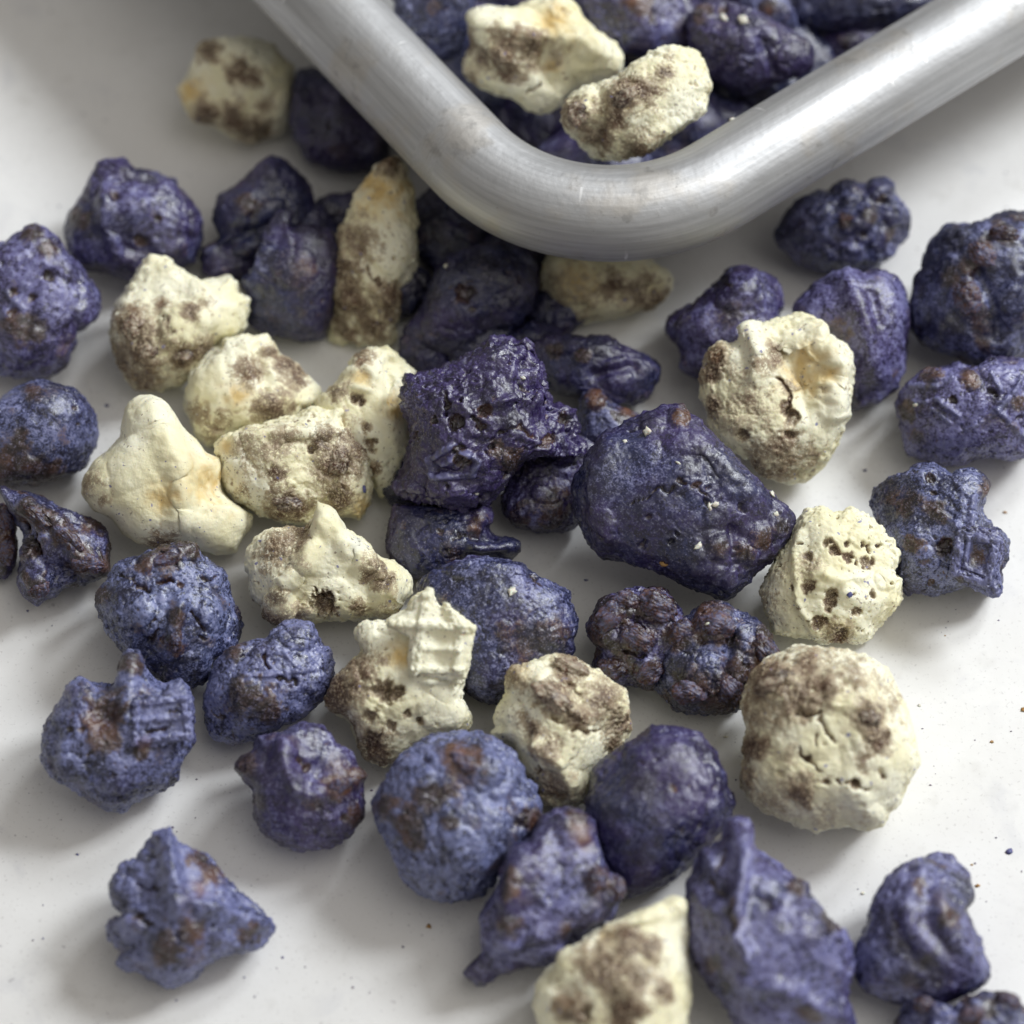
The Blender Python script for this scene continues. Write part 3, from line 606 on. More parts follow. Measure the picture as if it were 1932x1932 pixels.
purple('black purple cluster in deepest shade under the tray corner', 'Z',
  [(770,380),(820,350),(890,380),(940,440),(930,500),(880,520),(810,500),(765,450)], '', dust=.02, vio=.45)  # dust near nil adds painted darkness to the shade here
purple('flat dark purple cluster with two brown bumps, behind the waffled purple one', 'E',
  [(1080,60),(1200,40),(1350,45),(1480,60),(1560,110),(1680,150),(1750,210),(1740,290),(1680,370),(1600,410),(1480,400),(1380,360),(1250,370),(1150,330),(1080,240),(1060,150)],
  'b 1340 150 45; b 1190 120 45; k 1340 150 50 .4; g 40 40 1400 250 1600 200', dust=.02, vio=.45)  # coating toned down with low dust to deepen its shade
cream('cream cluster peeking out below the tray corner', 'B',
  [(1120,1400),(1160,1330),(1300,1290),(1500,1290),(1650,1330),(1760,1390),(1810,1450),(1800,1510),(1750,1580),(1700,1630),(1560,1650),(1400,1690),(1280,1700),(1170,1650),(1110,1560),(1100,1470)],
  'b 1620 1540 90 .9; b 1500 1480 60; b 1730 1580 60; b 1250 1570 150 .45; t 1300 1470 100; t 1740 1580 50; g 40 40 1400 1500 1550 1530 1720 1510', brown=.1, T=.7)
purple('small blue and brown cluster wedged behind the largest purple one', 'E',
  [(1320,380),(1340,340),(1440,350),(1480,400),(1560,430),(1640,460),(1660,560),(1600,660),(1480,740),(1350,740),(1300,660),(1310,560)],
  'b 1400 380 55; t 1400 380 40; b 1570 450 60; t 1570 440 35; k 1400 380 55 .5', dust=.7, brown=.5)
purple('dark knobbly cluster under the jagged purple one, beside the largest purple one', 'E',
  [(930,800),(1000,700),(1080,640),(1180,620),(1280,680),(1350,760),(1350,900),(1320,1010),(1260,1060),(1170,1080),(1060,1060),(980,1040),(930,970),(920,900)],
  'b 1180 930 120 .7; k 1110 850 70 .15; k 1010 950 70 .15', dust=.35, brown=.4, fine=1.4)
purple('largest purple cluster, matt with a long crack and pale crumbs on it', 'Z',
  [(1190,795),(1225,785),(1250,770),(1285,770),(1310,790),(1330,820),(1360,850),(1400,890),(1430,920),(1480,950),(1500,970),(1490,1010),(1455,1060),(1420,1095),(1390,1125),(1360,1130),(1320,1115),(1250,1085),(1170,1060),(1130,1050),(1110,1020),(1095,980),(1080,940),(1090,900),(1120,850),(1150,820)],
  'c 4 11 1185 957 1212 946 1232 930 1252 922 1274 918; c 4 8 1283 904 1300 908; p 1312 918 9; c 3.5 7 1318 925 1340 937; k 1280 788 20 .5; b 1284 792 17; b 1355 1030 20 .8; b 1400 1035 20 .8; b 1432 1010 22 .8; b 1465 995 18 .8; k 1355 1030 26 .4; k 1405 1040 26 .45; k 1435 1008 26 .35; k 1320 1060 26 .35; k 1365 1090 26 .4; k 1470 985 26 .35; g 14 10 1380 1000 1390 1060 1350 1110; k 1230 800 24 .25; r 26 16 1150 840 1125 930 1150 1010; r 30 14 1320 830 1420 940', dust=.06, vio=.55, lump=.055, brown=.05, fine=.7, sub=7, lift=.0018, pits=.3, T=.72)
purple('smooth blue purple cluster with frilled right edge, behind the waffle flake', 'E',
  [(470,1340),(520,1310),(600,1290),(660,1240),(750,1210),(850,1210),(950,1230),(1030,1270),(1100,1310),(1180,1340),(1230,1360),(1280,1380),(1270,1440),(1300,1520),(1305,1600),(1280,1640),(1300,1690),(1270,1740),(1220,1780),(1100,1850),(960,1920),(880,1972),(800,1962),(740,1917),(700,1867),(660,1780),(640,1620),(560,1480),(490,1410)],
  'b 1050 1640 150 .62; b 1180 1590 100 .6; b 930 1600 80 .5; r 50 40 560 1330 760 1260 1000 1290; h 1000 1640 140 .2; k 850 1820 120 .2; c 12 16 1060 1310 1110 1340; R 10 10 1180 1580 1290 1560; R 10 10 1170 1620 1280 1610; b 620 1430 50 .5', dust=.4, vio=.3, lump=.03, brown=.1, fine=.7, facet=0, rag=.03, sub=7, pits=.2)
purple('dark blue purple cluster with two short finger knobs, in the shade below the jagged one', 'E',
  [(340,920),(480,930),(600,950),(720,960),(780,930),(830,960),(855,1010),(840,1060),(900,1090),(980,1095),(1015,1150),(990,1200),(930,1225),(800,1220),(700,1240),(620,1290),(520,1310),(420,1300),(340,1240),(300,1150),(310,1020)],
  'b 770 1050 50; t 770 1050 30; p 590 1070 22; p 690 1080 20; c 14 24 660 1110 720 1090; k 810 990 50 .7; r 34 60 760 1150 960 1150; g 30 50 740 1200 900 1190; g 30 50 760 1100 880 1100; b 650 1180 70 .6', dust=.02, vio=.45, lump=.06, lift=None)  # shade below the jagged one painted in by low dust
cream('arched cream cluster with a horn and a dark hollow underneath', 'D',
  [(1290,1170),(1330,1100),(1400,1060),(1500,1040),(1600,1060),(1650,1040),(1720,1020),(1790,1040),(1857,1080),(1927,1130),(1967,1180),(2007,1200),(2067,1210),(2117,1250),(2147,1310),(2150,1400),(2100,1420),(2077,1460),(2017,1500),(1917,1520),(1800,1535),(1600,1540),(1530,1540),(1480,1560),(1430,1530),(1390,1470),(1350,1440),(1320,1400),(1320,1320),(1280,1250)],
  'p 1700 1450 75 .8; c 14 30 1650 1370 1690 1440 1740 1500; b 1480 1140 110 .8; b 1560 1080 70 .8; k 1470 1450 90 .6; b 1440 1500 60 .9; b 1460 1400 45 .7; r 70 80 1700 1070 1600 1230 1500 1330; r 60 70 1700 1070 1850 1180 2000 1330 2030 1440; h 1560 1430 60 .5; h 1600 1100 70 .3; b 1947 1270 55; b 1990 1330 45; p 1995 1310 22; b 1880 1470 40 .8; b 1580 1500 60 .6; b 2000 1480 50 .4; k 2080 1350 90 .3; b 1420 1250 60 .4', brown=.04, lump=.07, sub=7, facet=0, fine=.8)
# ---- extra clusters added to fill and darken shaded gaps between tray corner and jagged one
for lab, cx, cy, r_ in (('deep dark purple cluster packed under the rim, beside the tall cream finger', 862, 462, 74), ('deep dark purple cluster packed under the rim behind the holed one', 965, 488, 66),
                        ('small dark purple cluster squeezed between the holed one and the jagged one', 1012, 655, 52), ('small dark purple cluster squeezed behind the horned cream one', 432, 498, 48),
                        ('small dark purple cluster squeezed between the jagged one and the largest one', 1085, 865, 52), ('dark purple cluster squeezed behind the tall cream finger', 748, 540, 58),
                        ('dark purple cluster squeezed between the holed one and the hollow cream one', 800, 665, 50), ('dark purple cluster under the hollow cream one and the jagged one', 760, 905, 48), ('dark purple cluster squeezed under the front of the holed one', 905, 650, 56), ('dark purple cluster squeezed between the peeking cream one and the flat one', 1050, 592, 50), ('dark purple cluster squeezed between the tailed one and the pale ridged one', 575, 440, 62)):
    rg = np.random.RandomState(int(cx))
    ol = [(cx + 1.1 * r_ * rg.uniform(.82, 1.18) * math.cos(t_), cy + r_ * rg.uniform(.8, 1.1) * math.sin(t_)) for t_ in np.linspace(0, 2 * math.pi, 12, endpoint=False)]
    purple(lab, 'Z', ol, '', dust=.0, vio=.4, fine=1.2)  # no dust: shade of the packed pile put into the colour
# ---- right side
purple('dark purple cluster half hidden behind the scooped cream one', 'C',
  [(340,1470),(390,1410),(470,1420),(530,1405),(590,1440),(640,1510),(665,1600),(660,1720),(640,1850),(560,1950),(460,2020),(350,2040),(210,1990),(120,1927),(130,1850),(110,1790),(70,1710),(110,1650),(200,1580),(260,1530)],
  'b 400 1640 90 .6; k 470 1480 90 .25; h 330 1700 80 .3; p 380 1500 22', dust=.5)
purple('smooth shiny violet cluster behind the scooped cream one', 'C',
  [(720,1610),(760,1560),(840,1490),(930,1430),(1020,1440),(1110,1430),(1180,1410),(1270,1440),(1310,1530),(1325,1650),(1320,1800),(1310,1917),(1270,2027),(1180,2107),(1050,2157),(930,2100),(840,1950),(760,1750)],
  'b 950 1720 90 .6; r 70 60 1010 1480 1100 1700 1150 1950; g 30 20 1130 1550 1160 1700; b 1010 2090 80 .7', dust=.6, vio=.8, lump=.04, fine=.7, pits=.1, facet=2)
cream('scooped cream cluster standing upright with yellow hollow and brown holes', 'F',
  [(240,180),(290,120),(340,75),(380,95),(440,80),(475,20),(480,-17),(520,-37),(560,-7),(620,-57),(700,-77),(780,-77),(830,-47),(850,13),(880,73),(930,83),(980,83),(1020,133),(1035,213),(1020,330),(1000,430),(990,540),(950,640),(890,740),(800,790),(700,815),(610,790),(540,760),(500,690),(420,640),(340,600),(290,520),(280,440),(230,360),(225,260)],
  'b 330 150 60; t 330 130 60; b 290 230 55; p 690 420 45 .8; p 725 465 45 .8; c 16 30 650 240 700 330 710 400; p 465 560 42 .7; p 700 560 32; b 690 650 100 .8; b 580 740 90 .9; b 640 110 50 .8; b 560 640 70 .6; b 480 420 120 .45; b 420 250 60 .5; b 570 200 60 .45; b 310 420 50; h 780 260 170 .5; g 70 60 640 60 760 220 800 420; t 780 220 130; t 870 240 60; r 60 60 850 20 960 200 950 450; r 50 40 480 20 540 130 520 260; h 420 360 60 .2; b 400 480 60 .5; b 700 300 40 .5', brown=.04, lump=.06, rag=.03, sub=7, T=.6, facet=1, lift=.001)
purple('round dark cluster with brown wrinkles, cut by the right edge', 'C',
  [(1350,1580),(1370,1430),(1450,1290),(1540,1200),(1640,1170),(1760,1150),(1850,1120),(1930,1130),(2050,1180),(2130,1300),(2150,1500),(2100,1700),(1980,1850),(1900,1900),(1780,1905),(1640,1890),(1500,1850),(1400,1780),(1340,1700)],
  'f 1720 1340 95 55 40; f 1830 1230 80 45 10; f 1640 1560 70 100 -15; b 1720 1330 85; b 1650 1400 75; b 1820 1230 65; b 1550 1450 60; t 1740 1320 40; g 40 50 1700 1450 1780 1600 1800 1750; k 1650 1560 110 .3; g 30 30 1550 1300 1700 1420; k 1880 1600 110 .25; g 30 30 1480 1280 1560 1230', dust=.45, lump=.10, brown=.45)
purple('knobbly oval purple cluster lying by itself just outside the tray rim', 'C',
  [(620,1200),(650,1150),(720,1070),(820,1010),(910,1000),(960,965),(1040,970),(1130,980),(1220,970),(1250,1020),(1310,1080),(1350,1160),(1340,1240),(1280,1290),(1200,1350),(1140,1410),(1040,1430),(900,1420),(780,1390),(700,1330),(630,1260)],
  'k 1000 1010 70 .5; k 1180 1000 70 .5; k 1100 1150 60 .5; k 1250 1130 60 .5; k 1020 1180 50 .5; k 1170 1260 60 .4; k 1030 1330 60 .5; k 860 1110 60 .3; p 1180 1050 28; b 1120 1130 50; b 1230 1220 40; b 1000 1160 45; p 1090 1230 20', dust=.5, lump=.09, fine=1.5)
purple('purple cluster with a pale net of crossed ribs, at the right edge', 'F',
  [(1350,250),(1400,210),(1500,205),(1600,190),(1700,200),(1760,175),(1850,190),(1950,190),(2050,230),(2100,350),(2080,500),(2050,620),(1960,690),(1850,700),(1750,660),(1690,680),(1600,710),(1500,700),(1400,690),(1310,680),(1290,600),(1290,480),(1255,400),(1290,320)],
  'R 18 26 1350 310 1480 310 1560 270; R 18 26 1640 530 1790 440 1880 330 1910 270; R 18 26 1790 430 1870 510 1950 590; R 16 20 1480 370 1590 460; R 16 20 1460 420 1550 500; R 14 16 1350 390 1430 390; b 1450 240 60; b 1330 430 60; b 1650 260 55; p 1770 330 35; p 1560 380 22; b 1900 400 50; h 1900 620 60 .3; t 1650 270 30; k 1690 390 60 .2; b 1380 560 60 .6; R 14 16 1760 240 1810 330', dust=.8, lump=.10, sub=7)
f7 = purple('blue purple cluster with a moulded square frame on a projecting corner', 'F',
  [(1125,880),(1150,840),(1240,770),(1340,750),(1380,720),(1450,710),(1510,730),(1560,760),(1650,740),(1700,760),(1750,820),(1735,890),(1710,940),(1730,1010),(1760,1060),(1800,1070),(1830,1130),(1820,1200),(1800,1260),(1820,1380),(1770,1420),(1720,1400),(1650,1360),(1600,1370),(1540,1400),(1460,1405),(1400,1380),(1320,1380),(1270,1330),(1270,1200),(1200,1080),(1150,990)],
  'R 22 34 1480 970 1620 1060; R 22 30 1660 900 1640 1050; p 1510 1140 45 1; b 1330 930 80 .8; b 1460 960 65; b 1350 1130 55; b 1250 900 70 .7; p 1440 800 24; p 1460 870 20; k 1400 760 90 .25; k 1660 800 100 .25; k 1430 1280 130 .2; b 1720 850 50; R 14 16 1760 1300 1790 1400; R 14 12 1600 1300 1740 1380; p 1440 1320 16', dust=.55, lump=.09, sub=7, facet=1, flaked=True)
flake('p', f7, 'pale blue square frame with a sunken centre', 'F',
  [(1590,1050),(1640,1030),(1760,1060),(1800,1070),(1832,1130),(1818,1200),(1802,1270),(1822,1385),(1770,1420),(1715,1395),(1620,1340),(1545,1300),(1550,1200),(1570,1110)],
  'R 28 34 1605 1085 1575 1280 1735 1345 1785 1120 1605 1085; R 16 20 1645 1115 1625 1255 1720 1290; h 1690 1200 60 .5; b 1690 1200 50; R 16 16 1760 1320 1795 1400; b 1600 1320 30',
  T=.26, e1=.6, lump=.03, fine=.7, facet=0, brown=.1, dust=.7, vio=.35, rag=.04, sub=6, proud=.6)
cream('cream disc shaped cluster with a broken honeycomb face', 'F',
  [(740,1010),(790,950),(860,935),(930,960),(960,980),(1010,950),(1080,970),(1130,1000),(1200,1060),(1260,1110),(1290,1180),(1270,1230),(1250,1290),(1290,1310),(1295,1370),(1280,1440),(1220,1500),(1160,1570),(1130,1640),(1070,1655),(1010,1640),(900,1650),(780,1630),(680,1620),(600,1600),(575,1480),(570,1380),(600,1280),(640,1180),(700,1100)],
  'p 910 1130 42 .6; p 940 1170 36 .6; p 1110 1225 42 .6; p 920 1400 36 .7; p 920 1450 45 .6; p 1050 1490 28 .8; p 860 1540 38 .6; p 970 1600 42 .6; p 800 1200 28 .6; p 810 1360 42 .4; p 1010 1200 36 .5; p 1010 1140 24; p 1140 1400 22; b 960 1600 60; t 990 1570 40; b 820 1250 60 .5; r 26 24 770 1080 740 1250 760 1450 860 1600; r 24 20 900 1300 1000 1330 1100 1300; k 880 1310 70 .3; k 1020 1400 60 .3; k 1080 1090 70 .3; k 1200 1320 60 .35; b 620 1420 80 .35; b 660 1300 70 .3; h 680 1450 70 .15', brown=.0, lump=.06, rag=.05, sub=7, facet=1, pits=.5)
purple('nubbly brown cluster with thin blue bloom, beside the russet tipped one', 'Z',
  [(1110,1180),(1135,1135),(1180,1112),(1225,1108),(1260,1122),(1280,1150),(1300,1175),(1315,1205),(1305,1240),(1280,1270),(1240,1300),(1200,1300),(1158,1297),(1133,1286),(1127,1258),(1130,1220),(1115,1200)],
  'f 1150 1165 40 26 -40; f 1240 1145 40 28 20; f 1287 1200 26 32 10; f 1205 1205 34 24 30; f 1225 1268 30 22 -20; f 1155 1262 28 22 10; f 1180 1135 26 20 0; b 1160 1160 40; b 1140 1190 35; b 1230 1150 40; b 1280 1200 35; b 1200 1200 30 .9; b 1220 1270 30; k 1160 1160 36 .4; k 1235 1145 34 .4; k 1285 1205 30 .4; k 1200 1205 30 .4; k 1145 1195 26 .4; k 1220 1265 26 .4; k 1160 1270 26 .4; c 5 12 1200 1165 1215 1190; c 5 12 1180 1230 1220 1240', dust=.6, lump=.10, brown=.75, sub=7)
purple('dark glossy cluster with a russet tip, touching the brown mottled cream one', 'Z',
  [(1290,1160),(1330,1145),(1375,1140),(1415,1162),(1445,1195),(1470,1240),(1440,1258),(1415,1290),(1412,1325),(1385,1340),(1340,1345),(1305,1350),(1265,1325),(1230,1300),(1240,1260),(1270,1215),(1280,1180)],
  'f 1440 1225 34 22 50; f 1375 1300 34 26 60; f 1300 1305 34 24 10; f 1355 1180 36 26 15; b 1440 1235 36; t 1445 1240 26; b 1400 1290 50; b 1310 1290 40; b 1350 1180 40 .8; k 1350 1175 40 .3; k 1330 1270 40 .35; g 10 18 1380 1200 1370 1260 1380 1320; k 1290 1310 30 .3; k 1420 1200 36 .3; b 1360 1320 40', dust=.45, lump=.08, brown=.6, sub=7)
cream('large round cream cluster mottled with brown on its upper side and fine cracks', 'Z',
  [(1430,1270),(1460,1245),(1500,1225),(1545,1220),(1590,1225),(1630,1235),(1665,1255),(1690,1300),(1710,1340),(1725,1390),(1728,1440),(1710,1480),(1700,1510),(1670,1545),(1640,1570),(1600,1560),(1555,1555),(1540,1568),(1500,1550),(1460,1530),(1420,1510),(1395,1480),(1400,1430),(1410,1390),(1405,1340),(1412,1300)],
  'f 1462 1288 40 22 -25; f 1640 1356 22 15 20; b 1459 1290 46; b 1502 1315 36; b 1524 1258 26 .9; b 1560 1300 30 .9; b 1639 1355 28; t 1645 1370 18; b 1653 1398 24; b 1423 1409 24; b 1510 1488 24; t 1512 1490 12; b 1632 1430 18 .8; b 1409 1459 26 .6; b 1553 1531 26 .45; b 1600 1280 22 .6; b 1680 1330 20 .6; c 6 12 1502 1344 1520 1350 1546 1347; c 5 11 1549 1358 1565 1380 1582 1398; c 5 11 1517 1412 1522 1430 1546 1448; c 4 8 1535 1384 1545 1405; c 5 10 1596 1470 1628 1484; p 1614 1477 12; p 1556 1474 7; p 1664 1463 6; c 4 8 1570 1466 1585 1475; r 22 10 1600 1480 1650 1540; k 1475 1290 40 .2; k 1600 1300 50 .2; k 1640 1390 36 .2; b 1490 1420 24 .4; b 1440 1310 60 .7; b 1560 1270 70 .45; b 1640 1320 60 .4; b 1470 1500 60 .35', brown=.12, fine=.8, facet=0, lump=.06, sub=7)
# ---- front
cream('cream cluster with a red brown raisin bedded in its top, behind the round purple one', 'H',
  [(960,60),(1020,40),(1100,15),(1200,10),(1290,40),(1370,80),(1420,80),(1480,140),(1560,180),(1570,260),(1580,380),(1570,430),(1500,500),(1430,560),(1400,630),(1380,700),(1360,760),(1300,800),(1200,800),(1130,770),(1080,700),(1020,640),(1010,560),(980,470),(900,430),(860,415),(900,380),(880,330),(920,230),(930,140)],
  'f 1180 225 125 55 38; f 1280 65 95 45 20; b 1170 200 80; b 1230 260 80; b 1300 330 60; r 60 60 1110 170 1200 250 1320 330; t 1130 200 40; b 1270 60 85; b 1440 250 110 .9; b 1510 350 80 .9; b 1080 400 50 .9; b 1160 480 55 .9; b 1180 690 90 .8; b 1000 110 70 .7; t 1000 100 50; c 16 34 1180 320 1230 350; c 14 34 1280 380 1340 400 1420 400; c 12 24 1130 560 1110 610; r 60 60 1100 480 1220 560 1300 700; c 10 16 1260 130 1330 220; b 1030 350 50 .5; b 1500 460 60 .7; k 1330 480 110 .2; g 30 30 1010 250 1060 430', brown=.06, lump=.07, sub=7, facet=1)
purple('round dusty blue cluster with brown rough patches, in front of the waffle flake', 'H',
  [(480,460),(560,400),(680,390),(780,400),(880,430),(960,490),(1000,580),(1030,650),(1080,690),(1110,770),(1110,860),(1080,930),(1000,1000),(950,1060),(900,1130),(880,1200),(820,1240),(740,1270),(650,1295),(560,1290),(470,1250),(400,1190),(360,1100),(320,1010),(270,940),(245,860),(250,770),(290,690),(350,600),(400,530)],
  'f 720 570 85 50 35; b 720 560 110; t 680 540 40; b 650 510 50; b 560 740 105; b 440 880 90; b 460 960 60; b 310 800 65; b 640 860 55; b 1060 870 75; t 1060 890 30; k 1060 830 80 .4; p 910 805 15; h 720 680 80 .3; k 640 1080 200 .15; k 880 620 130 .2; g 30 25 960 750 960 900', dust=.95, vio=.15, lump=.08, brown=.3, fine=1.1, sub=7)
purple('round matt violet cluster with even wrinkled skin, in front of the raisin topped cream one', 'H',
  [(1390,600),(1440,550),(1530,480),(1620,440),(1700,390),(1780,380),(1837,385),(1947,410),(2027,500),(2077,600),(2107,700),(2137,780),(2107,870),(2047,940),(1987,1020),(1917,1080),(1817,1170),(1717,1220),(1600,1270),(1560,1270),(1520,1180),(1450,1090),(1400,980),(1360,870),(1350,780),(1380,690)],
  'p 1800 700 18 .6; h 1700 700 100 .1', dust=.06, vio=.6, lump=.03, cell=.22, fine=.9, facet=1, brown=.12, pits=.3)
purple('pointed purple cluster with a thin flared foot and rusty right side', 'H',
  [(1120,870),(1180,810),(1270,800),(1340,830),(1400,880),(1430,960),(1440,1060),(1480,1110),(1540,1160),(1560,1230),(1540,1310),(1500,1380),(1480,1420),(1400,1450),(1320,1510),(1220,1590),(1120,1610),(1000,1630),(920,1670),(850,1700),(790,1735),(740,1690),(690,1675),(740,1630),(800,1550),(800,1450),(800,1380),(850,1280),(900,1200),(930,1100),(1000,1030),(1080,970)],
  'b 1300 900 80 .8; t 1320 950 50; f 1410 1180 60 70 20; f 1520 1230 40 60 10; b 1410 1180 70; t 1410 1170 45; b 1520 1220 65; b 1000 1180 50; b 950 1400 60; b 1250 1440 60 .7; r 60 60 1010 1060 960 1280 950 1500; k 1300 900 110 .2; k 1500 1230 80 .35; k 1400 1170 70 .25; h 1150 1250 130 .25; g 40 40 900 1600 1100 1560 1300 1480; b 980 1250 40', dust=.55, vio=.6, lump=.08)
cream('cream cluster with pointed top and brown orange blotches, cut by the bottom edge', 'H',
  [(1830,1275),(1870,1300),(1895,1400),(1900,1600),(1905,1800),(1880,1932),(1860,2050),(1750,2150),(1500,2200),(1250,2150),(1130,1980),(1100,1850),(1110,1740),(1180,1640),(1300,1540),(1420,1450),(1540,1390),(1680,1340),(1770,1310)],
  'b 1450 1650 110; b 1560 1540 80; b 1690 1560 60; t 1700 1570 40; b 1620 1700 90; b 1300 1850 90; b 1560 1850 100; b 1750 1750 60; t 1480 1500 50; p 1360 1870 40; b 1500 1750 80; r 50 50 1250 1620 1500 1470 1830 1330; k 1640 1800 90 .3', brown=.1, lump=.08)
purple('large purple cluster with a torn violet crest and smooth pale face', 'I',
  [(290,1000),(350,950),(430,915),(480,960),(500,1000),(560,1040),(620,1090),(720,1170),(790,1200),(830,1280),(900,1370),(970,1440),(1030,1530),(1030,1640),(1000,1740),(980,1850),(1060,1920),(1000,2000),(700,2050),(500,2000),(420,1900),(330,1780),(230,1680),(190,1600),(165,1480),(170,1300),(150,1200),(200,1080),(230,1020)],
  'r 46 90 420 950 470 1100 440 1300 440 1480 500 1600; h 300 1200 130 .5; h 300 1480 110 .3; b 740 1230 60; b 910 1400 70; b 540 1000 40; c 22 40 250 1150 330 1250; c 20 36 420 1300 400 1480; k 330 1330 70 .5; k 280 1060 60 .4; k 350 1450 60 .4; b 300 1620 60 .6; r 70 50 480 1700 700 1750 950 1880; k 680 1450 220 .12; c 14 24 380 1010 320 1100; b 800 1860 60', dust=.8, vio=.65, lump=.06, rag=.05, fine=1.2, brown=.15, pits=.3)
purple('purple cluster with swirling diagonal folds and a narrow top, near the bottom right', 'I',
  [(1390,1060),(1440,1020),(1500,1010),(1570,1030),(1600,1080),(1640,1120),(1650,1200),(1670,1260),(1640,1330),(1670,1410),(1710,1480),(1740,1590),(1750,1680),(1700,1730),(1640,1760),(1560,1800),(1480,1830),(1350,1830),(1250,1830),(1120,1790),(1060,1720),(1045,1600),(1070,1500),(1130,1380),(1160,1280),(1220,1180),(1300,1110)],
  'r 60 34 1400 1150 1300 1300 1350 1450 1500 1600; g 40 24 1330 1180 1250 1330 1300 1500 1430 1650; r 50 28 1500 1250 1500 1400 1620 1550; g 40 18 1430 1250 1430 1420 1550 1600; b 1540 1380 60; b 1480 1050 60; b 1330 1700 60 .6; b 1420 1600 40; b 1380 1230 40; h 1620 1330 50 .4; k 1560 1130 80 .3', dust=.6, lump=.06, brown=.25)
purple('nubbly brown and purple cluster cut by the bottom right corner', 'I',
  [(1300,1810),(1380,1790),(1480,1830),(1560,1870),(1640,1800),(1720,1760),(1830,1765),(1910,1800),(1960,1880),(2000,2000),(1800,2150),(1500,2150),(1320,2050),(1250,1930)],
  'f 1410 1830 60 45 10; f 1660 1880 70 45 -20; f 1850 1810 70 45 20; b 1400 1830 50; b 1650 1900 60; b 1830 1800 60; b 1750 1850 50; k 1650 1850 60 .4; k 1850 1820 60 .4', brown=.6, dust=.6)
# ---- in the tray
IT = 'coated clusters heaped in the tray'
purple('dusty blue purple cluster against the tray side wall, next to the folded cream one', 'B',
  [(340,-60),(360,100),(390,180),(440,240),(530,290),(620,320),(690,290),(730,200),(750,100),(770,0),(760,-150),(550,-200),(380,-180)], 'b 560 20 60 .6', zmin=.0105, dust=.6, group=IT, lump=.07)
cream('folded cream cluster with brown nose, lying in the tray', 'B',
  [(770,90),(830,50),(1000,40),(1100,0),(1200,-30),(1300,20),(1380,130),(1440,190),(1500,270),(1520,340),(1500,400),(1430,440),(1330,470),(1240,510),(1230,560),(1110,590),(1040,570),(960,510),(880,490),(770,440),(700,380),(710,300),(760,240),(750,150)],
  'b 960 300 100; b 1030 300 70 .8; b 830 290 55; b 770 230 60; b 1080 230 60; b 780 370 80 .5; t 1190 100 100; h 1130 110 110 .6; r 70 90 860 140 1000 180 1180 200 1330 220 1450 320; r 60 60 800 110 850 220 930 300; g 50 60 1150 230 1130 330 1180 430; k 1380 320 130 .25; c 12 18 1060 490 1120 440; b 1200 290 50 .6; k 960 300 90 .3; t 1180 340 50', zmin=.0100, brown=.04, lump=.05, sub=7, fine=.8, facet=0, group=IT, T=.7)
cream('oblong cream cluster with rusty brown blotches, leaning on the inner tray corner', 'B',
  [(1240,560),(1270,510),(1330,470),(1420,440),(1520,400),(1600,350),(1680,290),(1750,260),(1830,250),(1930,290),(1970,350),(1987,400),(2007,450),(1977,550),(1917,620),(1817,690),(1737,740),(1640,800),(1560,830),(1450,835),(1370,820),(1300,770),(1250,700),(1230,640)],
  'f 1560 510 75 42 -35; f 1310 600 55 65 10; b 1310 600 75; b 1420 720 70 .9; b 1560 510 85; t 1560 530 60; b 1660 470 70; b 1760 390 45; t 1770 380 30; b 1500 610 70 .9; b 1640 770 80 .9; b 1350 720 70 .5; g 40 40 1420 480 1440 600 1400 780; k 1320 610 90 .3; k 1560 530 100 .25; r 40 40 1640 760 1800 650 1940 560; b 1700 560 60 .35; b 1800 330 50 .35', zmin=.0150, brown=.05, lump=.06, rag=.05, sub=7, group=IT)
purple('purple cluster with a brown blue top, behind the two cream ones in the tray', 'B',
  [(1270,-40),(1300,50),(1370,120),(1450,200),(1540,270),(1620,290),(1700,290),(1850,260),(1900,190),(1890,80),(1850,0),(1800,-100),(1500,-150),(1350,-120)], 'b 1640 20 80; p 1700 100 18; t 1600 0 30', zmin=.0095, dust=.6, group=IT)
purple('deep purple cluster with a reddish notch and pale crumbs, in the tray near the rim', 'C',
  [(170,250),(160,130),(220,20),(330,-20),(420,20),(520,80),(680,150),(750,190),(800,220),(830,270),(830,350),(780,400),(700,430),(600,450),(480,490),(370,470),(290,400),(250,330)],
  'h 340 90 60 .5; b 240 60 60; p 350 50 24; k 720 310 90 .25; k 420 260 120 .2; g 30 30 560 200 620 380', zmin=.0095, dust=.3, lump=.08, group=IT, sub=7)
purple('grey purple cluster with orange fleck, behind the notched one in the tray', 'C',
  [(430,0),(480,-80),(620,-90),(700,0),(740,80),(760,170),(700,200),(600,180),(500,110)], 'b 590 40 50; t 590 50 25', zmin=.0100, dust=.7, group=IT)
purple('dark purple cluster lowest against the inside of the long tray rim', 'C',
  [(800,220),(850,170),(960,140),(1100,130),(1220,120),(1240,200),(1150,300),(1000,360),(860,360)], 'b 1000 220 50 .7', zmin=.0060, dust=.3, group=IT)
purple('wide dark purple cluster at the back of the heap in the tray', 'C',
  [(740,80),(780,-60),(900,-130),(1150,-140),(1400,-80),(1460,20),(1350,90),(1200,140),(1000,160),(820,150)], '', zmin=.0080, dust=.15, group=IT)
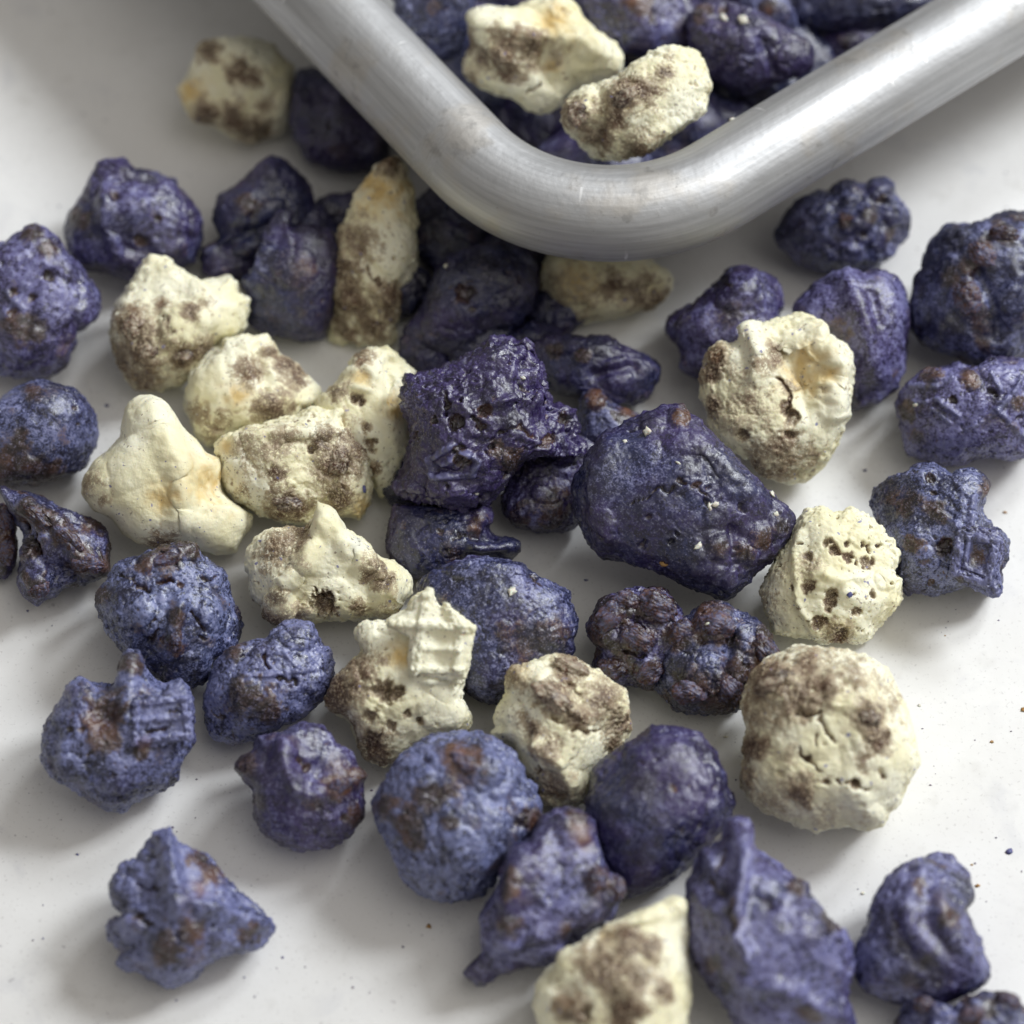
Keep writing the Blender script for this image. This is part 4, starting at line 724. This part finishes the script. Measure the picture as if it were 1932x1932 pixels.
# lower layer of the heap, glimpsed in the dark gaps between the others
rg = np.random.RandomState(5)
for ix in range(9):
    for iy in range(6):
        xx = .0155 + .0112 * ix + rg.uniform(-.0012, .0012) + .005 * (iy % 2); yy = .0155 + .0112 * iy + rg.uniform(-.0012, .0012)
        wp = np.array([*(K + xx * AX + yy * AY), .006]); rel = wp - CAM; dp = rel @ FWD
        cx = 966 + rel @ RGT / dp / TAN * 966; cy = 966 - rel @ UPV / dp / TAN * 966
        if not (-40 < cx < 1990 and -75 < cy < 400): continue
        ol = [(cx + 132 * rg.uniform(.85, 1.15) * math.cos(t_), cy + 120 * rg.uniform(.85, 1.1) * math.sin(t_)) for t_ in np.linspace(0, 2 * math.pi, 12, endpoint=False)]
        purple('dim purple cluster in the lower layer of the tray heap', 'Z', ol, '', zmin=.0010, dust=.2, T=.62, sub=5, group='lower layer of clusters in the tray')

# ------------------------------------------------------------------ crumbs
CR = {'pale': crumb_material('pale_crumb', (.80, .77, .66)), 'tan': crumb_material('tan_crumb', (.42, .24, .08)), 'blue': crumb_material('blue_crumb', (.10, .11, .27))}
bpy.context.view_layer.update()
dg = bpy.context.evaluated_depsgraph_get()
def crumb(tone, label, group, crop, px, py, rpx, seed):
    p = topx(crop, (px, py)); d = Vector(ray(*p)).normalized()
    hit, loc, nrm, idx, ob, mt = sc.ray_cast(dg, Vector(CAM), d)
    if not hit: return
    rg = np.random.RandomState(seed); V, F = ico(2); sd = rg.uniform(0, 50, 3)
    r = (.8 if 'tabletop' in group else 1.05) * rpx * (1 if CROP[crop] is None else .36) * FRAME_W / 1932
    P = V * (1 + .8 * perlin(V * 1.3 + sd) + .5 * perlin(V * 3 + sd))[:, None] * r * np.array([1, rg.uniform(.5, 1), rg.uniform(.3, .55)])
    o = mesh_from('crumb', P, F, CR[tone], False)
    o.location = loc + nrm * r * .22; o.rotation_euler = nrm.to_track_quat('Z', 'Y').to_euler()
    o['label'] = label; o['category'] = 'crumb'; o['group'] = group
gl = 'crumbs on the largest purple cluster'
for i, (x, y, r) in enumerate(((285, 940, 26), (318, 925, 18), (610, 875, 20), (635, 975, 12), (225, 1145, 20), (120, 710, 12), (275, 1555, 12))):
    crumb('pale', 'tiny pale crumb lying on the largest purple cluster', gl, 'F', x, y, r, 100 + i)
crumb('pale', 'square pale crumb near the knob of the largest purple cluster', gl, 'E', 1675, 545, 20, 31)
crumb('pale', 'twin of tiny pale specks by the knob of the largest cluster', gl, 'E', 1560, 598, 11, 32)
crumb('tan', 'orange brown crumb low on the largest purple cluster', gl, 'F', 45, 1240, 18, 33)
crumb('pale', 'lone pale crumb on the smooth blue purple cluster with frilled edge', None or 'crumbs on other clusters', 'E', 965, 1385, 22, 34)
for i, (c_, x, y, r) in enumerate((('E', 1025, 265, 13), ('E', 780, 870, 12), ('B', 620, 1395, 14), ('F', 1365, 405, 16))):
    crumb('pale', ['pale speck on the jagged purple cluster near its top', 'pale speck low on the jagged purple cluster', 'pale speck on the holed cluster in the tray shade', 'white speck on the net ribbed purple cluster'][i], 'crumbs on other clusters', c_, x, y, r, 50 + i)
crumb('pale', 'larger pale crumb in the notch of the deep purple cluster in the tray', 'crumbs on other clusters', 'C', 465, 105, 26, 60)
crumb('pale', 'white glinting crumb in the notch of the deep purple cluster in the tray', 'crumbs on other clusters', 'C', 360, 100, 22, 61)
crumb('pale', 'single pale crumb on the inner edge of the tray rim', 'crumbs on other clusters', 'C', 403, 628, 13, 62)
crumb('blue', 'violet crumb stuck on the honeycomb faced cream disc', 'crumbs on other clusters', 'F', 1020, 1400, 17, 63)
crumb('blue', 'violet crumb on the torn top cream cluster', 'crumbs on other clusters', 'D', 1905, 850, 20, 64)
for i, (c_, x, y, r) in enumerate((('I', 1930, 285, 16), ('I', 1690, 1210, 16), ('I', 1660, 1100, 9), ('I', 1765, 455, 11), ('F', 1835, 970, 14), ('H', 530, 1425, 14), ('F', 1520, 1615, 6))):
    crumb('tan', 'tiny tan crumb lying on the bare white tabletop', 'tan crumbs on the tabletop', c_, x, y, r, 70 + i)
for i, (c_, x, y, r) in enumerate((('I', 1855, 1030, 20), ('E', 1355, 1325, 14), ('F', 1800, 1535, 6), ('G', 1480, 1585, 8), ('G', 925, 1810, 7), ('G', 405, 1045, 8), ('G', 225, 1485, 6), ('G', 1280, 1690, 7), ('D', 145, 1485, 8), ('F', 1100, 750, 14), ('D', 560, 410, 14))):
    crumb('blue', 'tiny blue violet crumb lying on the bare white tabletop', 'blue crumbs on the tabletop', c_, x, y, r, 90 + i)
for i, (c_, x, y, r) in enumerate((('I', 1090, 1250, 14), ('I', 370, 430, 14), ('I', 1385, 265, 12))):
    crumb('pale', 'tiny pale crumb lying on the bare white tabletop', 'pale crumbs on the tabletop', c_, x, y, r, 120 + i)

# fine coating dust shed around the pieces: too many and too small to count
rg = np.random.RandomState(3); V0, F0 = ico(1); VV, FF = [], []
for _ in range(260):
    px = (rg.uniform(0, 1932), rg.uniform(250, 1932)); d = Vector(ray(*px)).normalized()
    hit, loc, nrm, idx, ob, mt = sc.ray_cast(dg, Vector(CAM), d)
    if not hit or ob.name != 'tabletop': continue
    r = 10 ** rg.uniform(-4.35, -3.95)
    FF.append(F0 + len(V0) * len(VV))
    VV.append(V0 * r * np.array([rg.uniform(.6, 1.4), rg.uniform(.6, 1.4), .5]) * rg.uniform(.7, 1.3, (len(V0), 1)) + np.array(loc) + np.array([0, 0, r * .4]))
od = mesh_from('crumb_dust', np.concatenate(VV), np.concatenate(FF), crumb_material('coating_dust', (.26, .25, .32)), False)
od['kind'] = 'stuff'; od['label'] = 'fine specks of coating dust scattered over the white tabletop'
